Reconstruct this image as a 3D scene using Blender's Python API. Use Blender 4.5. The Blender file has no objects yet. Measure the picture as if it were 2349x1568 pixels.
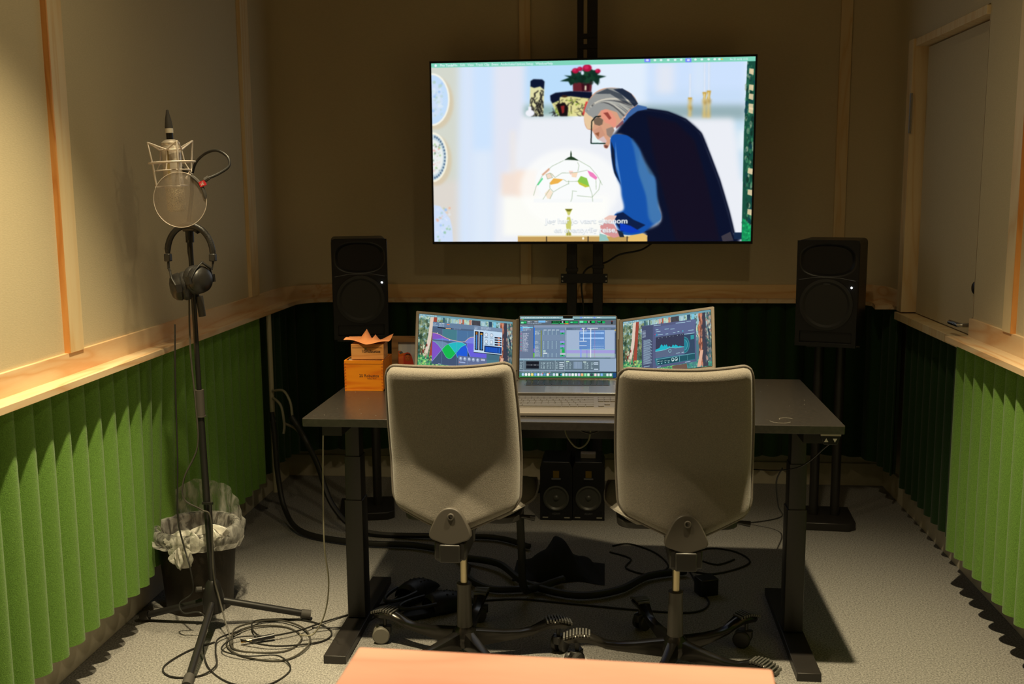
import bpy, bmesh, math, random
import numpy as np
from mathutils import Vector, Matrix
PI = math.pi
scene = bpy.context.scene
COL = scene.collection
random.seed(7)

# ---------------------------------------------------------------- camera, world, lights, exposure
YAW, PITCH, ROLL, FPX, CAMZ = .0917, .1473, -.0074, 2373.5, 1.43
def cam_axes():
    f = Vector((-math.sin(YAW)*math.cos(PITCH), math.cos(YAW)*math.cos(PITCH), -math.sin(PITCH)))
    r = Vector((math.cos(YAW), math.sin(YAW), 0)); u = r.cross(f)
    c, s = math.cos(ROLL), math.sin(ROLL)
    return f, r*c+u*s, u*c-r*s
_f, _r, _u = cam_axes()
cd = bpy.data.cameras.new('camera'); cam = bpy.data.objects.new('camera', cd); COL.objects.link(cam)
cd.sensor_width = 36; cd.lens = FPX/2349*36; cd.clip_start = .05
cam.matrix_world = Matrix(((_r.x, _u.x, -_f.x, 0), (_r.y, _u.y, -_f.y, 0), (_r.z, _u.z, -_f.z, CAMZ), (0, 0, 0, 1)))
cd.dof.use_dof = True; cd.dof.focus_distance = 3.35; cd.dof.aperture_fstop = 4.5
scene.camera = cam

world = bpy.data.worlds.new('world'); scene.world = world; world.use_nodes = True
world.node_tree.nodes['Background'].inputs[0].default_value = (.02, .02, .02, 1)
world.node_tree.nodes['Background'].inputs[1].default_value = .3
vs = scene.view_settings
vs.view_transform = 'Standard'; vs.look = 'None'; vs.gamma = 1; vs.exposure = 0.0; vs.use_curve_mapping = False

CEIL = 2.72
WARM = (1.0, .83, .50)
def spot(name, x, y, power, half, blend, color=WARM, tx=0, ty=0, rad=.03):
    l = bpy.data.lights.new(name, 'SPOT'); l.energy = power; l.color = color
    l.spot_size = math.radians(2*half); l.spot_blend = blend; l.shadow_soft_size = rad
    o = bpy.data.objects.new(name, l); COL.objects.link(o); o.location = (x, y, CEIL-.03)
    d = Vector((tx, ty, -1)).normalized(); o.rotation_euler = d.to_track_quat('-Z', 'Y').to_euler()
    return o
spot('ceiling_spot_left', -.93, 2.40, 370, 35.5, 1., rad=.028)
spot('ceiling_spot_stand', -1.10, 3.0, 110, 18, 1., rad=.02)
spot('ceiling_spot_right', .43, 2.55, 335, 39, 1., rad=.028)
spot('ceiling_spot_left_spill', -.93, 2.55, 12, 76, 1., rad=.05)
spot('ceiling_spot_right_spill', .43, 2.55, 30, 76, 1., rad=.05)
spot('ceiling_spot_near', -.09, 1.30, 122, 22, .7)

# ---------------------------------------------------------------- helpers
def srgb(r, g, b):
    f = lambda c: (c/255)/12.92 if c/255 <= .04045 else ((c/255+.055)/1.055)**2.4
    return (f(r), f(g), f(b))

def _nt(name):
    m = bpy.data.materials.new(name); m.use_nodes = True
    return m, m.node_tree, m.node_tree.nodes['Principled BSDF']
def mat(name, col, rough=.6, metal=0, var=0, vscale=200, bump=0, bscale=400, emit=0, coat=0, sheen=0, spec=.5, stretch=None, col2=None):
    m, t, b = _nt(name)
    b.inputs['Base Color'].default_value = (*col, 1); b.inputs['Roughness'].default_value = rough
    b.inputs['Metallic'].default_value = metal; b.inputs['Specular IOR Level'].default_value = spec
    if coat: b.inputs['Coat Weight'].default_value = coat
    if sheen: b.inputs['Sheen Weight'].default_value = sheen; b.inputs['Sheen Roughness'].default_value = .5
    if emit: b.inputs['Emission Color'].default_value = (*col, 1); b.inputs['Emission Strength'].default_value = emit
    tc = t.nodes.new('ShaderNodeTexCoord'); mp = t.nodes.new('ShaderNodeMapping'); t.links.new(tc.outputs['Object'], mp.inputs[0])
    if stretch: mp.inputs['Scale'].default_value = stretch
    if var or col2:
        n = t.nodes.new('ShaderNodeTexNoise'); n.inputs['Scale'].default_value = vscale; n.inputs['Detail'].default_value = 3
        t.links.new(mp.outputs[0], n.inputs[0])
        mx = t.nodes.new('ShaderNodeMix'); mx.data_type = 'RGBA'
        c2 = col2 or tuple(c*(1+var) for c in col); c1 = col if col2 else tuple(c*(1-var) for c in col)
        mx.inputs[6].default_value = (*c1, 1); mx.inputs[7].default_value = (*c2, 1)
        mr = t.nodes.new('ShaderNodeMapRange'); mr.inputs[1].default_value = .3; mr.inputs[2].default_value = .7
        t.links.new(n.outputs[0], mr.inputs[0]); t.links.new(mr.outputs[0], mx.inputs[0]); t.links.new(mx.outputs[2], b.inputs['Base Color'])
    if bump:
        n = t.nodes.new('ShaderNodeTexNoise'); n.inputs['Scale'].default_value = bscale; n.inputs['Detail'].default_value = 2
        t.links.new(mp.outputs[0], n.inputs[0])
        bp = t.nodes.new('ShaderNodeBump'); bp.inputs['Strength'].default_value = bump; bp.inputs['Distance'].default_value = .002
        t.links.new(n.outputs[0], bp.inputs['Height']); t.links.new(bp.outputs[0], b.inputs['Normal'])
    return m
def wood(name, c1, c2, axis='Y', scale=7, rough=.5, knots=True, spec=.4):
    """pine-like grain running along the given object axis"""
    m, t, b = _nt(name)
    b.inputs['Roughness'].default_value = rough; b.inputs['Specular IOR Level'].default_value = spec
    tc = t.nodes.new('ShaderNodeTexCoord'); mp = t.nodes.new('ShaderNodeMapping'); t.links.new(tc.outputs['Object'], mp.inputs[0])
    s = {'X': (.12, 1, 1), 'Y': (1, .12, 1), 'Z': (1, 1, .12)}[axis]; mp.inputs['Scale'].default_value = s
    n = t.nodes.new('ShaderNodeTexNoise'); n.inputs['Scale'].default_value = scale; n.inputs['Detail'].default_value = 2; n.inputs['Distortion'].default_value = .6
    t.links.new(mp.outputs[0], n.inputs[0])
    mul = t.nodes.new('ShaderNodeMath'); mul.operation = 'MULTIPLY'; mul.inputs[1].default_value = 11
    fr = t.nodes.new('ShaderNodeMath'); fr.operation = 'PINGPONG'; fr.inputs[1].default_value = 1
    t.links.new(n.outputs[0], mul.inputs[0]); t.links.new(mul.outputs[0], fr.inputs[0])
    pw = t.nodes.new('ShaderNodeMath'); pw.operation = 'POWER'; pw.inputs[1].default_value = 2.2; t.links.new(fr.outputs[0], pw.inputs[0])
    n2 = t.nodes.new('ShaderNodeTexNoise'); n2.inputs['Scale'].default_value = 160; n2.inputs['Detail'].default_value = 2
    t.links.new(mp.outputs[0], n2.inputs[0])
    ad = t.nodes.new('ShaderNodeMath'); ad.operation = 'MULTIPLY_ADD'; ad.inputs[1].default_value = .5
    t.links.new(n2.outputs[0], ad.inputs[0]); t.links.new(pw.outputs[0], ad.inputs[2])
    sb = t.nodes.new('ShaderNodeMath'); sb.operation = 'SUBTRACT'; sb.inputs[1].default_value = .2; sb.use_clamp = True
    t.links.new(ad.outputs[0], sb.inputs[0])
    mx = t.nodes.new('ShaderNodeMix'); mx.data_type = 'RGBA'; mx.inputs[6].default_value = (*c1, 1); mx.inputs[7].default_value = (*c2, 1)
    t.links.new(sb.outputs[0], mx.inputs[0]); t.links.new(mx.outputs[2], b.inputs['Base Color'])
    return m
def weave(name, col, var=.1, sx=900, sz=260, bump=.3, rough=.95, sheen=0):
    """woven cloth: fine threads running horizontally"""
    m, t, b = _nt(name)
    b.inputs['Roughness'].default_value = rough; b.inputs['Specular IOR Level'].default_value = .15
    if sheen: b.inputs['Sheen Weight'].default_value = sheen
    tc = t.nodes.new('ShaderNodeTexCoord'); mp = t.nodes.new('ShaderNodeMapping'); t.links.new(tc.outputs['Object'], mp.inputs[0])
    mp.inputs['Scale'].default_value = (.25, .25, 1)
    n = t.nodes.new('ShaderNodeTexNoise'); n.inputs['Scale'].default_value = sz; n.inputs['Detail'].default_value = 3
    t.links.new(mp.outputs[0], n.inputs[0])
    mx = t.nodes.new('ShaderNodeMix'); mx.data_type = 'RGBA'
    mx.inputs[6].default_value = (*(c*(1-var) for c in col), 1); mx.inputs[7].default_value = (*(c*(1+var) for c in col), 1)
    t.links.new(n.outputs[0], mx.inputs[0]); t.links.new(mx.outputs[2], b.inputs['Base Color'])
    bp = t.nodes.new('ShaderNodeBump'); bp.inputs['Strength'].default_value = bump; bp.inputs['Distance'].default_value = .001
    t.links.new(n.outputs[0], bp.inputs['Height']); t.links.new(bp.outputs[0], b.inputs['Normal'])
    return m

class MB:
    """collects shapes into one mesh"""
    def __init__(s): s.v = []; s.f = []; s.mi = []; s.cur = 0; s.uv = {}
    def add(s, vs, fs, M=None):
        o = len(s.v)
        s.v += [tuple(M @ Vector(v)) if M is not None else tuple(v) for v in vs]
        for f in fs: s.f.append([i+o for i in f]); s.mi.append(s.cur)
        return s
    def box(s, x0, x1, y0, y1, z0, z1, M=None):
        v = [(x, y, z) for z in (z0, z1) for y in (y0, y1) for x in (x0, x1)]
        return s.add(v, [(0, 2, 3, 1), (4, 5, 7, 6), (0, 1, 5, 4), (2, 6, 7, 3), (0, 4, 6, 2), (1, 3, 7, 5)], M)
    def prism(s, poly, z0, z1, M=None):
        n = len(poly)
        a = sum(poly[i][0]*poly[(i+1) % n][1]-poly[(i+1) % n][0]*poly[i][1] for i in range(n))
        if a < 0: poly = poly[::-1]
        v = [(p[0], p[1], z0) for p in poly]+[(p[0], p[1], z1) for p in poly]
        f = [tuple(range(n-1, -1, -1)), tuple(range(n, 2*n))]+[(i, (i+1) % n, (i+1) % n+n, i+n) for i in range(n)]
        return s.add(v, f, M)
    def grid(s, fn, nu, nv, cu=False, cv=False, M=None, flip=False):
        v = [fn(i/(nu if cu else nu-1), j/(nv if cv else nv-1)) for i in range(nu) for j in range(nv)]
        f = []
        for i in range(nu if cu else nu-1):
            for j in range(nv if cv else nv-1):
                a, b, c, d = i*nv+j, ((i+1) % nu)*nv+j, ((i+1) % nu)*nv+(j+1) % nv, i*nv+(j+1) % nv
                f.append((a, d, c, b) if flip else (a, b, c, d))
        return s.add(v, f, M)
    def lathe(s, prof, seg=24, M=None):
        v = []; n = len(prof)
        for i in range(seg):
            a = 2*PI*i/seg
            v += [(r*math.cos(a), r*math.sin(a), z) for r, z in prof]
        f = [(i*n+j, ((i+1) % seg)*n+j, ((i+1) % seg)*n+j+1, i*n+j+1) for i in range(seg) for j in range(n-1)]
        if prof[0][0] > 1e-6: f.append(tuple(i*n for i in range(seg-1, -1, -1)))
        if prof[-1][0] > 1e-6: f.append(tuple(i*n+n-1 for i in range(seg)))
        return s.add(v, f, M)
    def tube(s, pts, r, seg=8, closed=False, M=None):
        P = [Vector(p) for p in pts]; n = len(P)
        rs = r if isinstance(r, (list, tuple)) else [r]*n
        v = []; N = None
        for i, p in enumerate(P):
            if closed: t = P[(i+1) % n]-P[i-1]
            else: t = P[min(i+1, n-1)]-P[max(i-1, 0)]
            t = t.normalized() if t.length > 1e-9 else Vector((0, 0, 1))
            if N is None:
                N = Vector((0, 0, 1)).cross(t)
                if N.length < .1: N = Vector((1, 0, 0)).cross(t)
            N = (N-t*N.dot(t))
            if N.length < 1e-6: N = t.orthogonal()
            N.normalize(); B = t.cross(N)
            v += [p+(N*math.cos(2*PI*k/seg)+B*math.sin(2*PI*k/seg))*rs[i] for k in range(seg)]
        f = []
        for i in range(n if closed else n-1):
            for k in range(seg):
                a, b = i*seg+k, i*seg+(k+1) % seg; c, d = ((i+1) % n)*seg+(k+1) % seg, ((i+1) % n)*seg+k
                f.append((a, b, c, d))
        if not closed: f += [tuple(range(seg-1, -1, -1)), tuple((n-1)*seg+k for k in range(seg))]
        return s.add(v, f, M)
    def ball(s, c, r, seg=12, sc=(1, 1, 1), M=None):
        pr = [(max(math.sin(PI*i/seg), 0)*r, -math.cos(PI*i/seg)*r) for i in range(seg+1)]
        T = Matrix.Translation(c) @ Matrix.Diagonal((*sc, 1))
        return s.lathe([(a if 0 < i < seg else 1e-7, b) for i, (a, b) in enumerate(pr)], seg*2, (M @ T) if M is not None else T)
    def build(s, name, m, parent=None, smooth=35, bevel=0, seg=2, weld=True, subd=0):
        me = bpy.data.meshes.new(name); me.from_pydata([tuple(v) for v in s.v], [], s.f)
        ms = m if isinstance(m, (list, tuple)) else [m]
        for q in ms: me.materials.append(q)
        for p, i in zip(me.polygons, s.mi): p.material_index = i
        bm = bmesh.new(); bm.from_mesh(me)
        if weld: bmesh.ops.remove_doubles(bm, verts=bm.verts, dist=1e-5)
        bmesh.ops.recalc_face_normals(bm, faces=bm.faces)
        bm.to_mesh(me); bm.free()
        if smooth:
            for p in me.polygons: p.use_smooth = True
            me.set_sharp_from_angle(angle=math.radians(smooth))
        o = bpy.data.objects.new(name, me); COL.objects.link(o)
        if parent is not None: o.parent = parent
        if bevel:
            b = o.modifiers.new('bevel', 'BEVEL'); b.width = bevel; b.segments = seg; b.limit_method = 'ANGLE'; b.angle_limit = math.radians(40)
        if subd:
            b = o.modifiers.new('subd', 'SUBSURF'); b.levels = subd; b.render_levels = subd
        return o
def crom(pts, n=8, closed=False):
    P = [Vector(p) for p in pts]; out = []
    m = len(P)
    for i in range(m if closed else m-1):
        if closed: a, b, c, d = P[i-1], P[i], P[(i+1) % m], P[(i+2) % m]
        else: a, b, c, d = P[max(i-1, 0)], P[i], P[i+1], P[min(i+2, m-1)]
        for k in range(n):
            t = k/n
            out.append(.5*((2*b)+(c-a)*t+(2*a-5*b+4*c-d)*t*t+(3*b-a-3*c+d)*t**3))
    if not closed: out.append(P[-1])
    return out
def thing(name, label, cat, loc=(0, 0, 0), rz=0, group=None):
    o = bpy.data.objects.new(name, None); COL.objects.link(o); o.empty_display_size = .1
    o.location = loc; o.rotation_euler = (0, 0, rz); tag(o, label, cat, group); return o
def tag(o, label, cat, group=None, kind=None):
    o['label'] = label; o['category'] = cat
    if group: o['group'] = group
    if kind: o['kind'] = kind
    return o
def struct(o, label=None):
    o['kind'] = 'structure'
    if label: o['label'] = label
    return o
def copy_tree(o, parent=None):
    c = o.copy(); COL.objects.link(c)
    if parent is not None: c.parent = parent
    for ch in list(o.children): copy_tree(ch, c)
    return c
def frame(o, x, y, z):
    """matrix from origin and axes"""
    return Matrix(((x[0], y[0], z[0], o[0]), (x[1], y[1], z[1], o[1]), (x[2], y[2], z[2], o[2]), (0, 0, 0, 1)))
def rrect(x0, x1, y0, y1, r, n=5):
    out = []
    for cx, cy, a0 in ((x1-r, y1-r, 0), (x0+r, y1-r, 90), (x0+r, y0+r, 180), (x1-r, y0+r, 270)):
        out += [(cx+r*math.cos(math.radians(a0+90*k/n)), cy+r*math.sin(math.radians(a0+90*k/n))) for k in range(n+1)]
    return out
def arc(cx, cy, r, a0, a1, n=10): return [(cx+r*math.cos(math.radians(a0+(a1-a0)*k/n)), cy+r*math.sin(math.radians(a0+(a1-a0)*k/n))) for k in range(n+1)]
def text_mesh(s, size, font=None, bold=0, align='CENTER', extrude=0):
    cu = bpy.data.curves.new('lettering', 'FONT'); cu.body = s; cu.size = size; cu.align_x = align; cu.align_y = 'CENTER'
    cu.offset = bold; cu.extrude = extrude; cu.resolution_u = 3
    o = bpy.data.objects.new('lettering', cu); COL.objects.link(o)
    bpy.context.view_layer.update()
    dg = bpy.context.evaluated_depsgraph_get(); me = bpy.data.meshes.new_from_object(o.evaluated_get(dg))
    bpy.data.objects.remove(o); bpy.data.curves.remove(cu)
    v = [tuple(p.co) for p in me.vertices]; f = [list(p.vertices) for p in me.polygons]
    bpy.data.meshes.remove(me)
    return v, f

# ---------------------------------------------------------------- room materials
M_fab = weave('wall_fabric_beige', srgb(196, 182, 150), .10, sz=420, bump=.25)
M_pine = wood('pine_along', srgb(226, 198, 158), srgb(214, 170, 122), 'Y', 9)
M_pinex = wood('pine_across', srgb(232, 196, 142), srgb(218, 168, 110), 'X', 9)
M_pinez = wood('pine_upright', srgb(222, 200, 158), srgb(214, 182, 132), 'Z', 9)
M_pinedk = wood('pine_edge_orange', srgb(222, 158, 88), srgb(200, 130, 62), 'Z', 12)
M_ply = wood('ply_edge', srgb(225, 190, 140), srgb(160, 115, 70), 'Y', 40)
M_wallpaint = mat('wall_paint_off_white', srgb(205, 195, 175), .8, var=.05, vscale=30)
M_dkwall = mat('dark_rear_wall', (.03, .028, .025), .9)
M_ceil = mat('ceiling_paint', srgb(190, 178, 155), .9, var=.03, vscale=10)
M_carpet = mat('carpet_grey', (.26, .25, .235), .95, var=.5, vscale=190, bump=1.0, bscale=260, spec=.1)
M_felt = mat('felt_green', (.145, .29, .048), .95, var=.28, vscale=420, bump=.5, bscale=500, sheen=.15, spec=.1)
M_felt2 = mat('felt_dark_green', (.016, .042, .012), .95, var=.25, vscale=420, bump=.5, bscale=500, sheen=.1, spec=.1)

# ---------------------------------------------------------------- room
XL, XR, YB, YF = -1.607, 1.343, 4.98, -1.6
UL, UR, UB = -1.525, 1.25, 4.90        # face of the furred-out upper wall
LL, LR, LBk = -1.450, 1.165, 4.83      # front edge of the ledge
ZL0, ZL1 = .898, .916
struct(MB().box(XL-.2, XR+.2, YF-.2, YB+.2, -.1, 0).build('floor', M_carpet))
struct(MB().box(XL-.2, XR+.2, YF-.2, YB+.2, CEIL, CEIL+.1).build('ceiling', M_ceil))
DY0, DY1, DZ1 = 3.645, 4.47, 1.985      # door opening in the right wall
def pathwall(pts, z0, z1, m, name, th=.03):
    """wall skin swept along a plan path (room on the left of the path direction)"""
    b = MB(); b.add([(x, y, z) for x, y in pts for z in (z0, z1)], [(2*i, 2*i+1, 2*i+3, 2*i+2) for i in range(len(pts)-1)])
    return b.build(name, m)
# lower walls
b = MB().box(XL-.15, XL, YF, YB, 0, ZL0); b.box(XL-.15, UL, YF, YB-.35, ZL0, CEIL)
w = b.build('wall_left', M_wallpaint)
w.data.materials.clear(); w.data.materials.append(M_wallpaint); w.data.materials.append(M_fab)
for p in w.data.polygons:
    if p.center.z > ZL0+.01: p.material_index = 1
struct(w)
b = MB().box(XL-.15, XR+.2, YB, YB+.15, 0, ZL0); b.cur = 1
R = .22
inner = [(UL, YB-.35)]+arc(UL+R, UB-R, R, 180, 90)+arc(UR-R, UB-R, R, 90, 0)+[(UR, DY1+.03)]
outer = [(UR+.4, DY1+.03), (UR+.4, YB+.15), (XL-.15, YB+.15), (XL-.15, YB-.35)]
b.prism(inner+outer, ZL0, CEIL)
struct(b.build('wall_back', [M_wallpaint, M_fab]))
b = MB().box(XR, XR+.2, YF, YB, 0, ZL0); b.cur = 1
b.box(UR, UR+.25, YF, DY0, ZL0, CEIL); b.box(UR, UR+.25, DY0, DY1+.03, DZ1+.035, CEIL)
b.box(UR+.16, UR+.25, DY0, DY1+.03, ZL0, DZ1+.035)
struct(b.build('wall_right', [M_wallpaint, M_fab]))
struct(MB().box(XL-.15, XR+.2, YF-.15, YF, 0, CEIL).build('wall_front', M_dkwall))

# baseboards (visible below the felt)
struct(MB().box(XL, XL+.014, YF, YB, 0, .11).build('baseboard_left', M_wallpaint, bevel=.002))
struct(MB().box(XL, XR, YB-.014, YB, 0, .11).build('baseboard_back', M_wallpaint, bevel=.002))
struct(MB().box(XR-.014, XR, YF, YB, 0, .11).build('baseboard_right', M_wallpaint, bevel=.002))

# pine ledge that runs round the room, rounded in the corners
ro, ri = .14, .22
inn = [(UL, YF)]+arc(UL+ri, UB-ri, ri, 180, 90)+arc(UR-ri, UB-ri, ri, 90, 0, 8)
out = [(LL, YF)]+arc(LL+ro, LBk-ro, ro, 180, 90)+[(LR-.14, LBk)]+arc(LR-.14, LBk-.17, .17, 90, 22, 6)
poly = inn+[(UR, 4.60), (LR, 4.60)]+out[::-1]
def ledge(pts, name):
    b = MB(); b.prism(pts, ZL0, ZL1); return struct(b.build(name, M_pine, bevel=.0015, smooth=30), 'pale pine ledge with plywood edge between green felt and fabric wall')
b = MB().prism(poly, ZL0, ZL1)
struct(b.build('trim_1', M_pine, smooth=30))
b = MB().prism([(LR, YF), (UR, YF), (UR, DY0), (LR, DY0+.01)], ZL0, ZL1)
struct(b.build('trim_2', M_pine, smooth=30))
# flat pine apron on the wall just above the ledge
def apron(pts, z0, z1, th, name, m):
    """board of thickness th standing in front of path pts"""
    P = [Vector((x, y, 0)) for x, y in pts]; off = []
    for i, p in enumerate(P):
        t = (P[min(i+1, len(P)-1)]-P[max(i-1, 0)]).normalized(); off.append(p+Vector((t.y, -t.x, 0))*th)
    b = MB()
    n = len(P); v = []
    for p, q in zip(P, off): v += [(p.x, p.y, z0), (p.x, p.y, z1), (q.x, q.y, z1), (q.x, q.y, z0)]
    f = [(0, 1, 2, 3), tuple(4*(n-1)+k for k in (3, 2, 1, 0))]
    for i in range(n-1):
        for k in range(4): f.append((4*i+k, 4*i+(k+1) % 4, 4*i+4+(k+1) % 4, 4*i+4+k))
    b.add(v, f); return struct(b.build(name, m, smooth=30))
apron([(UL, YF), (UL, YB-.35-.0)]+arc(UL+R, UB-R, R, 180, 90)[1:], ZL1, .978, .012, 'trim_3', M_pine)
apron([(UL+R, UB), (UR-R, UB)], ZL1, .978, .012, 'trim_4', M_pinex)
apron(arc(UR-R, UB-R, R, 90, 0)+[(UR, 4.46)], ZL1, .985, .012, 'trim_5', M_pine)
apron([(UR, DY0), (UR, YF)], ZL1, .978, .012, 'trim_6', M_pine)
# upright battens covering the fabric joints
n = 7
def batten_l(y0, y1, th=.016):
    global n
    b = MB().box(UL, UL+th, y0, y1, .978, CEIL)
    if y0 < 4: b.cur = 1; b.box(UL, UL+th, y0-.006, y0, .978, CEIL)
    struct(b.build('trim_%d' % n, [M_pinez, M_pinedk], smooth=0)); n += 1
batten_l(2.77, 2.845); batten_l(4.29, 4.385); batten_l(1.40, 1.48)
for x0 in (-.405, 1.035):
    struct(MB().box(x0, x0+.05, UB-.016, UB, .978, CEIL).build('trim_%d' % n, M_pinez, bevel=.001)); n += 1
b = MB().box(UR-.016, UR, 3.27, 3.335, .978, CEIL); b.cur = 1; b.box(UR-.016, UR, 3.2665, 3.27, .978, CEIL)
struct(b.build('trim_%d' % n, [M_pinez, M_pinedk], smooth=0)); n += 1
b = MB().box(UR-.016, UR, 1.6, 1.665, .978, CEIL); struct(b.build('trim_%d' % n, M_pinez, smooth=0)); n += 1

# ---------------------------------------------------------------- door in the right wall
M_steel = mat('brushed_steel', (.55, .54, .52), .25, 1)
M_blk = mat('black_plastic', (.012, .012, .013), .35, var=.1, vscale=60)
d = bpy.data.objects.new('door_1', None); COL.objects.link(d); d.location = (UR, DY0, 0); struct(d, 'fabric covered door with pine frame set into the right wall')
b = MB()
b.box(-.022, .075, DY1-DY0-.035, DY1-DY0+.03, .905, DZ1+.03)     # far jamb / casing
b.box(-.012, .075, .0, DY1-DY0, DZ1, DZ1+.03)                     # head
b.box(-.030, .06, .004, DY1-DY0+.03, .868, .900)                   # sill
b.box(.0, .02, -.004, .004, .9, DZ1)
b.build('door_frame', M_pinez, d, bevel=.0015)
MB().box(.05, .072, .01, DY1-DY0-.035, .93, DZ1).build('head_stop', M_pinez, d)
MB().box(.035, .075, .006, DY1-DY0-.05, .905, DZ1-.006).build('door_leaf', M_fab, d)
b = MB().box(-.024, -.018, DY1-DY0-.045, DY1-DY0-.03, 1.66, 1.79)
b.tube([(-.022, DY1-DY0-.04, 1.64), (-.022, DY1-DY0-.04, 1.80)], .006); b.build('hinge', M_steel, d)
h = MB().tube([(.036, .07, .945), (-.012, .07, .945), (-.02, .075, .945), (-.024, .16, .945)], .009, 10)
h.build('door_handle', M_steel, d)
b = MB().lathe([(.021, 0), (.021, .01), (.015, .014)], 20, Matrix.Translation((.036, .082, 1.075)) @ Matrix.Rotation(-PI/2, 4, 'Y'))
b.build('lock_rosette', M_blk, d)
b = MB().prism(rrect(-.02, .02, -.03, .03, .01), 0, .008, Matrix.Translation((.036, .075, .94)) @ Matrix.Rotation(-PI/2, 4, 'Y') @ Matrix.Rotation(PI/2, 4, 'Z'))
b.build('handle_rose', M_steel, d)

# ---------------------------------------------------------------- corrugated green felt below the ledge
def felt(path, name, label, m, z0=.15, z1=.895, wl=.0895, amp=.018, th=.007, ph=0.):
    P = [Vector((x, y, 0)) for x, y in path]
    L = [0]
    for i in range(len(P)-1): L.append(L[-1]+(P[i+1]-P[i]).length)
    tot = L[-1]; ncol = int(tot/wl*16); b = MB(); front = []; back = []
    for k in range(ncol+1):
        s = tot*k/ncol; i = min(max(j for j in range(len(L)) if L[j] <= s+1e-9), len(P)-2)
        p = P[i].lerp(P[i+1], (s-L[i])/(L[i+1]-L[i])); t0 = (P[i+1]-P[i]).normalized()
        nrm = Vector((t0.y, -t0.x, 0))
        c = abs(math.sin(PI*(s/wl+ph))); o = amp*(2*c**.8-1)
        q = p+nrm*o; front.append(q); back.append(q-nrm*th)
    zz = lambda k: z0+.006*math.sin(k*.05)
    n_ = len(front); v = []
    for k in range(n_):
        for q in (front[k], back[k]):
            dn = -.05*math.exp(-((q.y-3.33)/.14)**2) if q.x < -1.4 else 0
            v += [(q.x+dn, q.y, zz(k)), (q.x, q.y, z1)]
    f = []
    for k in range(n_-1):
        a, c2 = 4*k, 4*k+4
        f += [(a, a+1, c2+1, c2), (a+2, c2+2, c2+3, a+3), (a, c2, c2+2, a+2), (a+1, a+3, c2+3, c2+1)]
    f += [(0, 2, 3, 1), (4*n_-4, 4*n_-3, 4*n_-1, 4*n_-2)]
    b.add(v, f); return tag(b.build(name, m, smooth=50), label, 'wall covering')
felt([(-1.507, YF+.05), (-1.507, 4.325)], 'acoustic_felt', 'bright green corrugated felt along the left wall under the pine ledge', M_felt, ph=.1)
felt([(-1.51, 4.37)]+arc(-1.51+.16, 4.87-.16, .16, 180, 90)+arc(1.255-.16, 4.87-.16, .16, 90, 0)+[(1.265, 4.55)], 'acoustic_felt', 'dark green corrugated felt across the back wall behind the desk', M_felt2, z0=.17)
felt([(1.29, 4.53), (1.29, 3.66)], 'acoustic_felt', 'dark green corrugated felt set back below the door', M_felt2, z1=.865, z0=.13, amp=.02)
felt([(1.222, 3.655), (1.222, YF+.05)], 'acoustic_felt', 'bright green corrugated felt at the right edge under the pine ledge', M_felt, ph=.4)
b = MB().tube([(-1.463, 4.352, .10), (-1.463, 4.352, .897)], .011, 10); b.ball((-1.463, 4.352, .42), .014, 6)
tag(b.build('wall_pipe', mat('conduit_cream', srgb(176, 168, 140), .5)), 'cream vertical pipe at the left rear corner between the felt panels', 'pipe')

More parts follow.
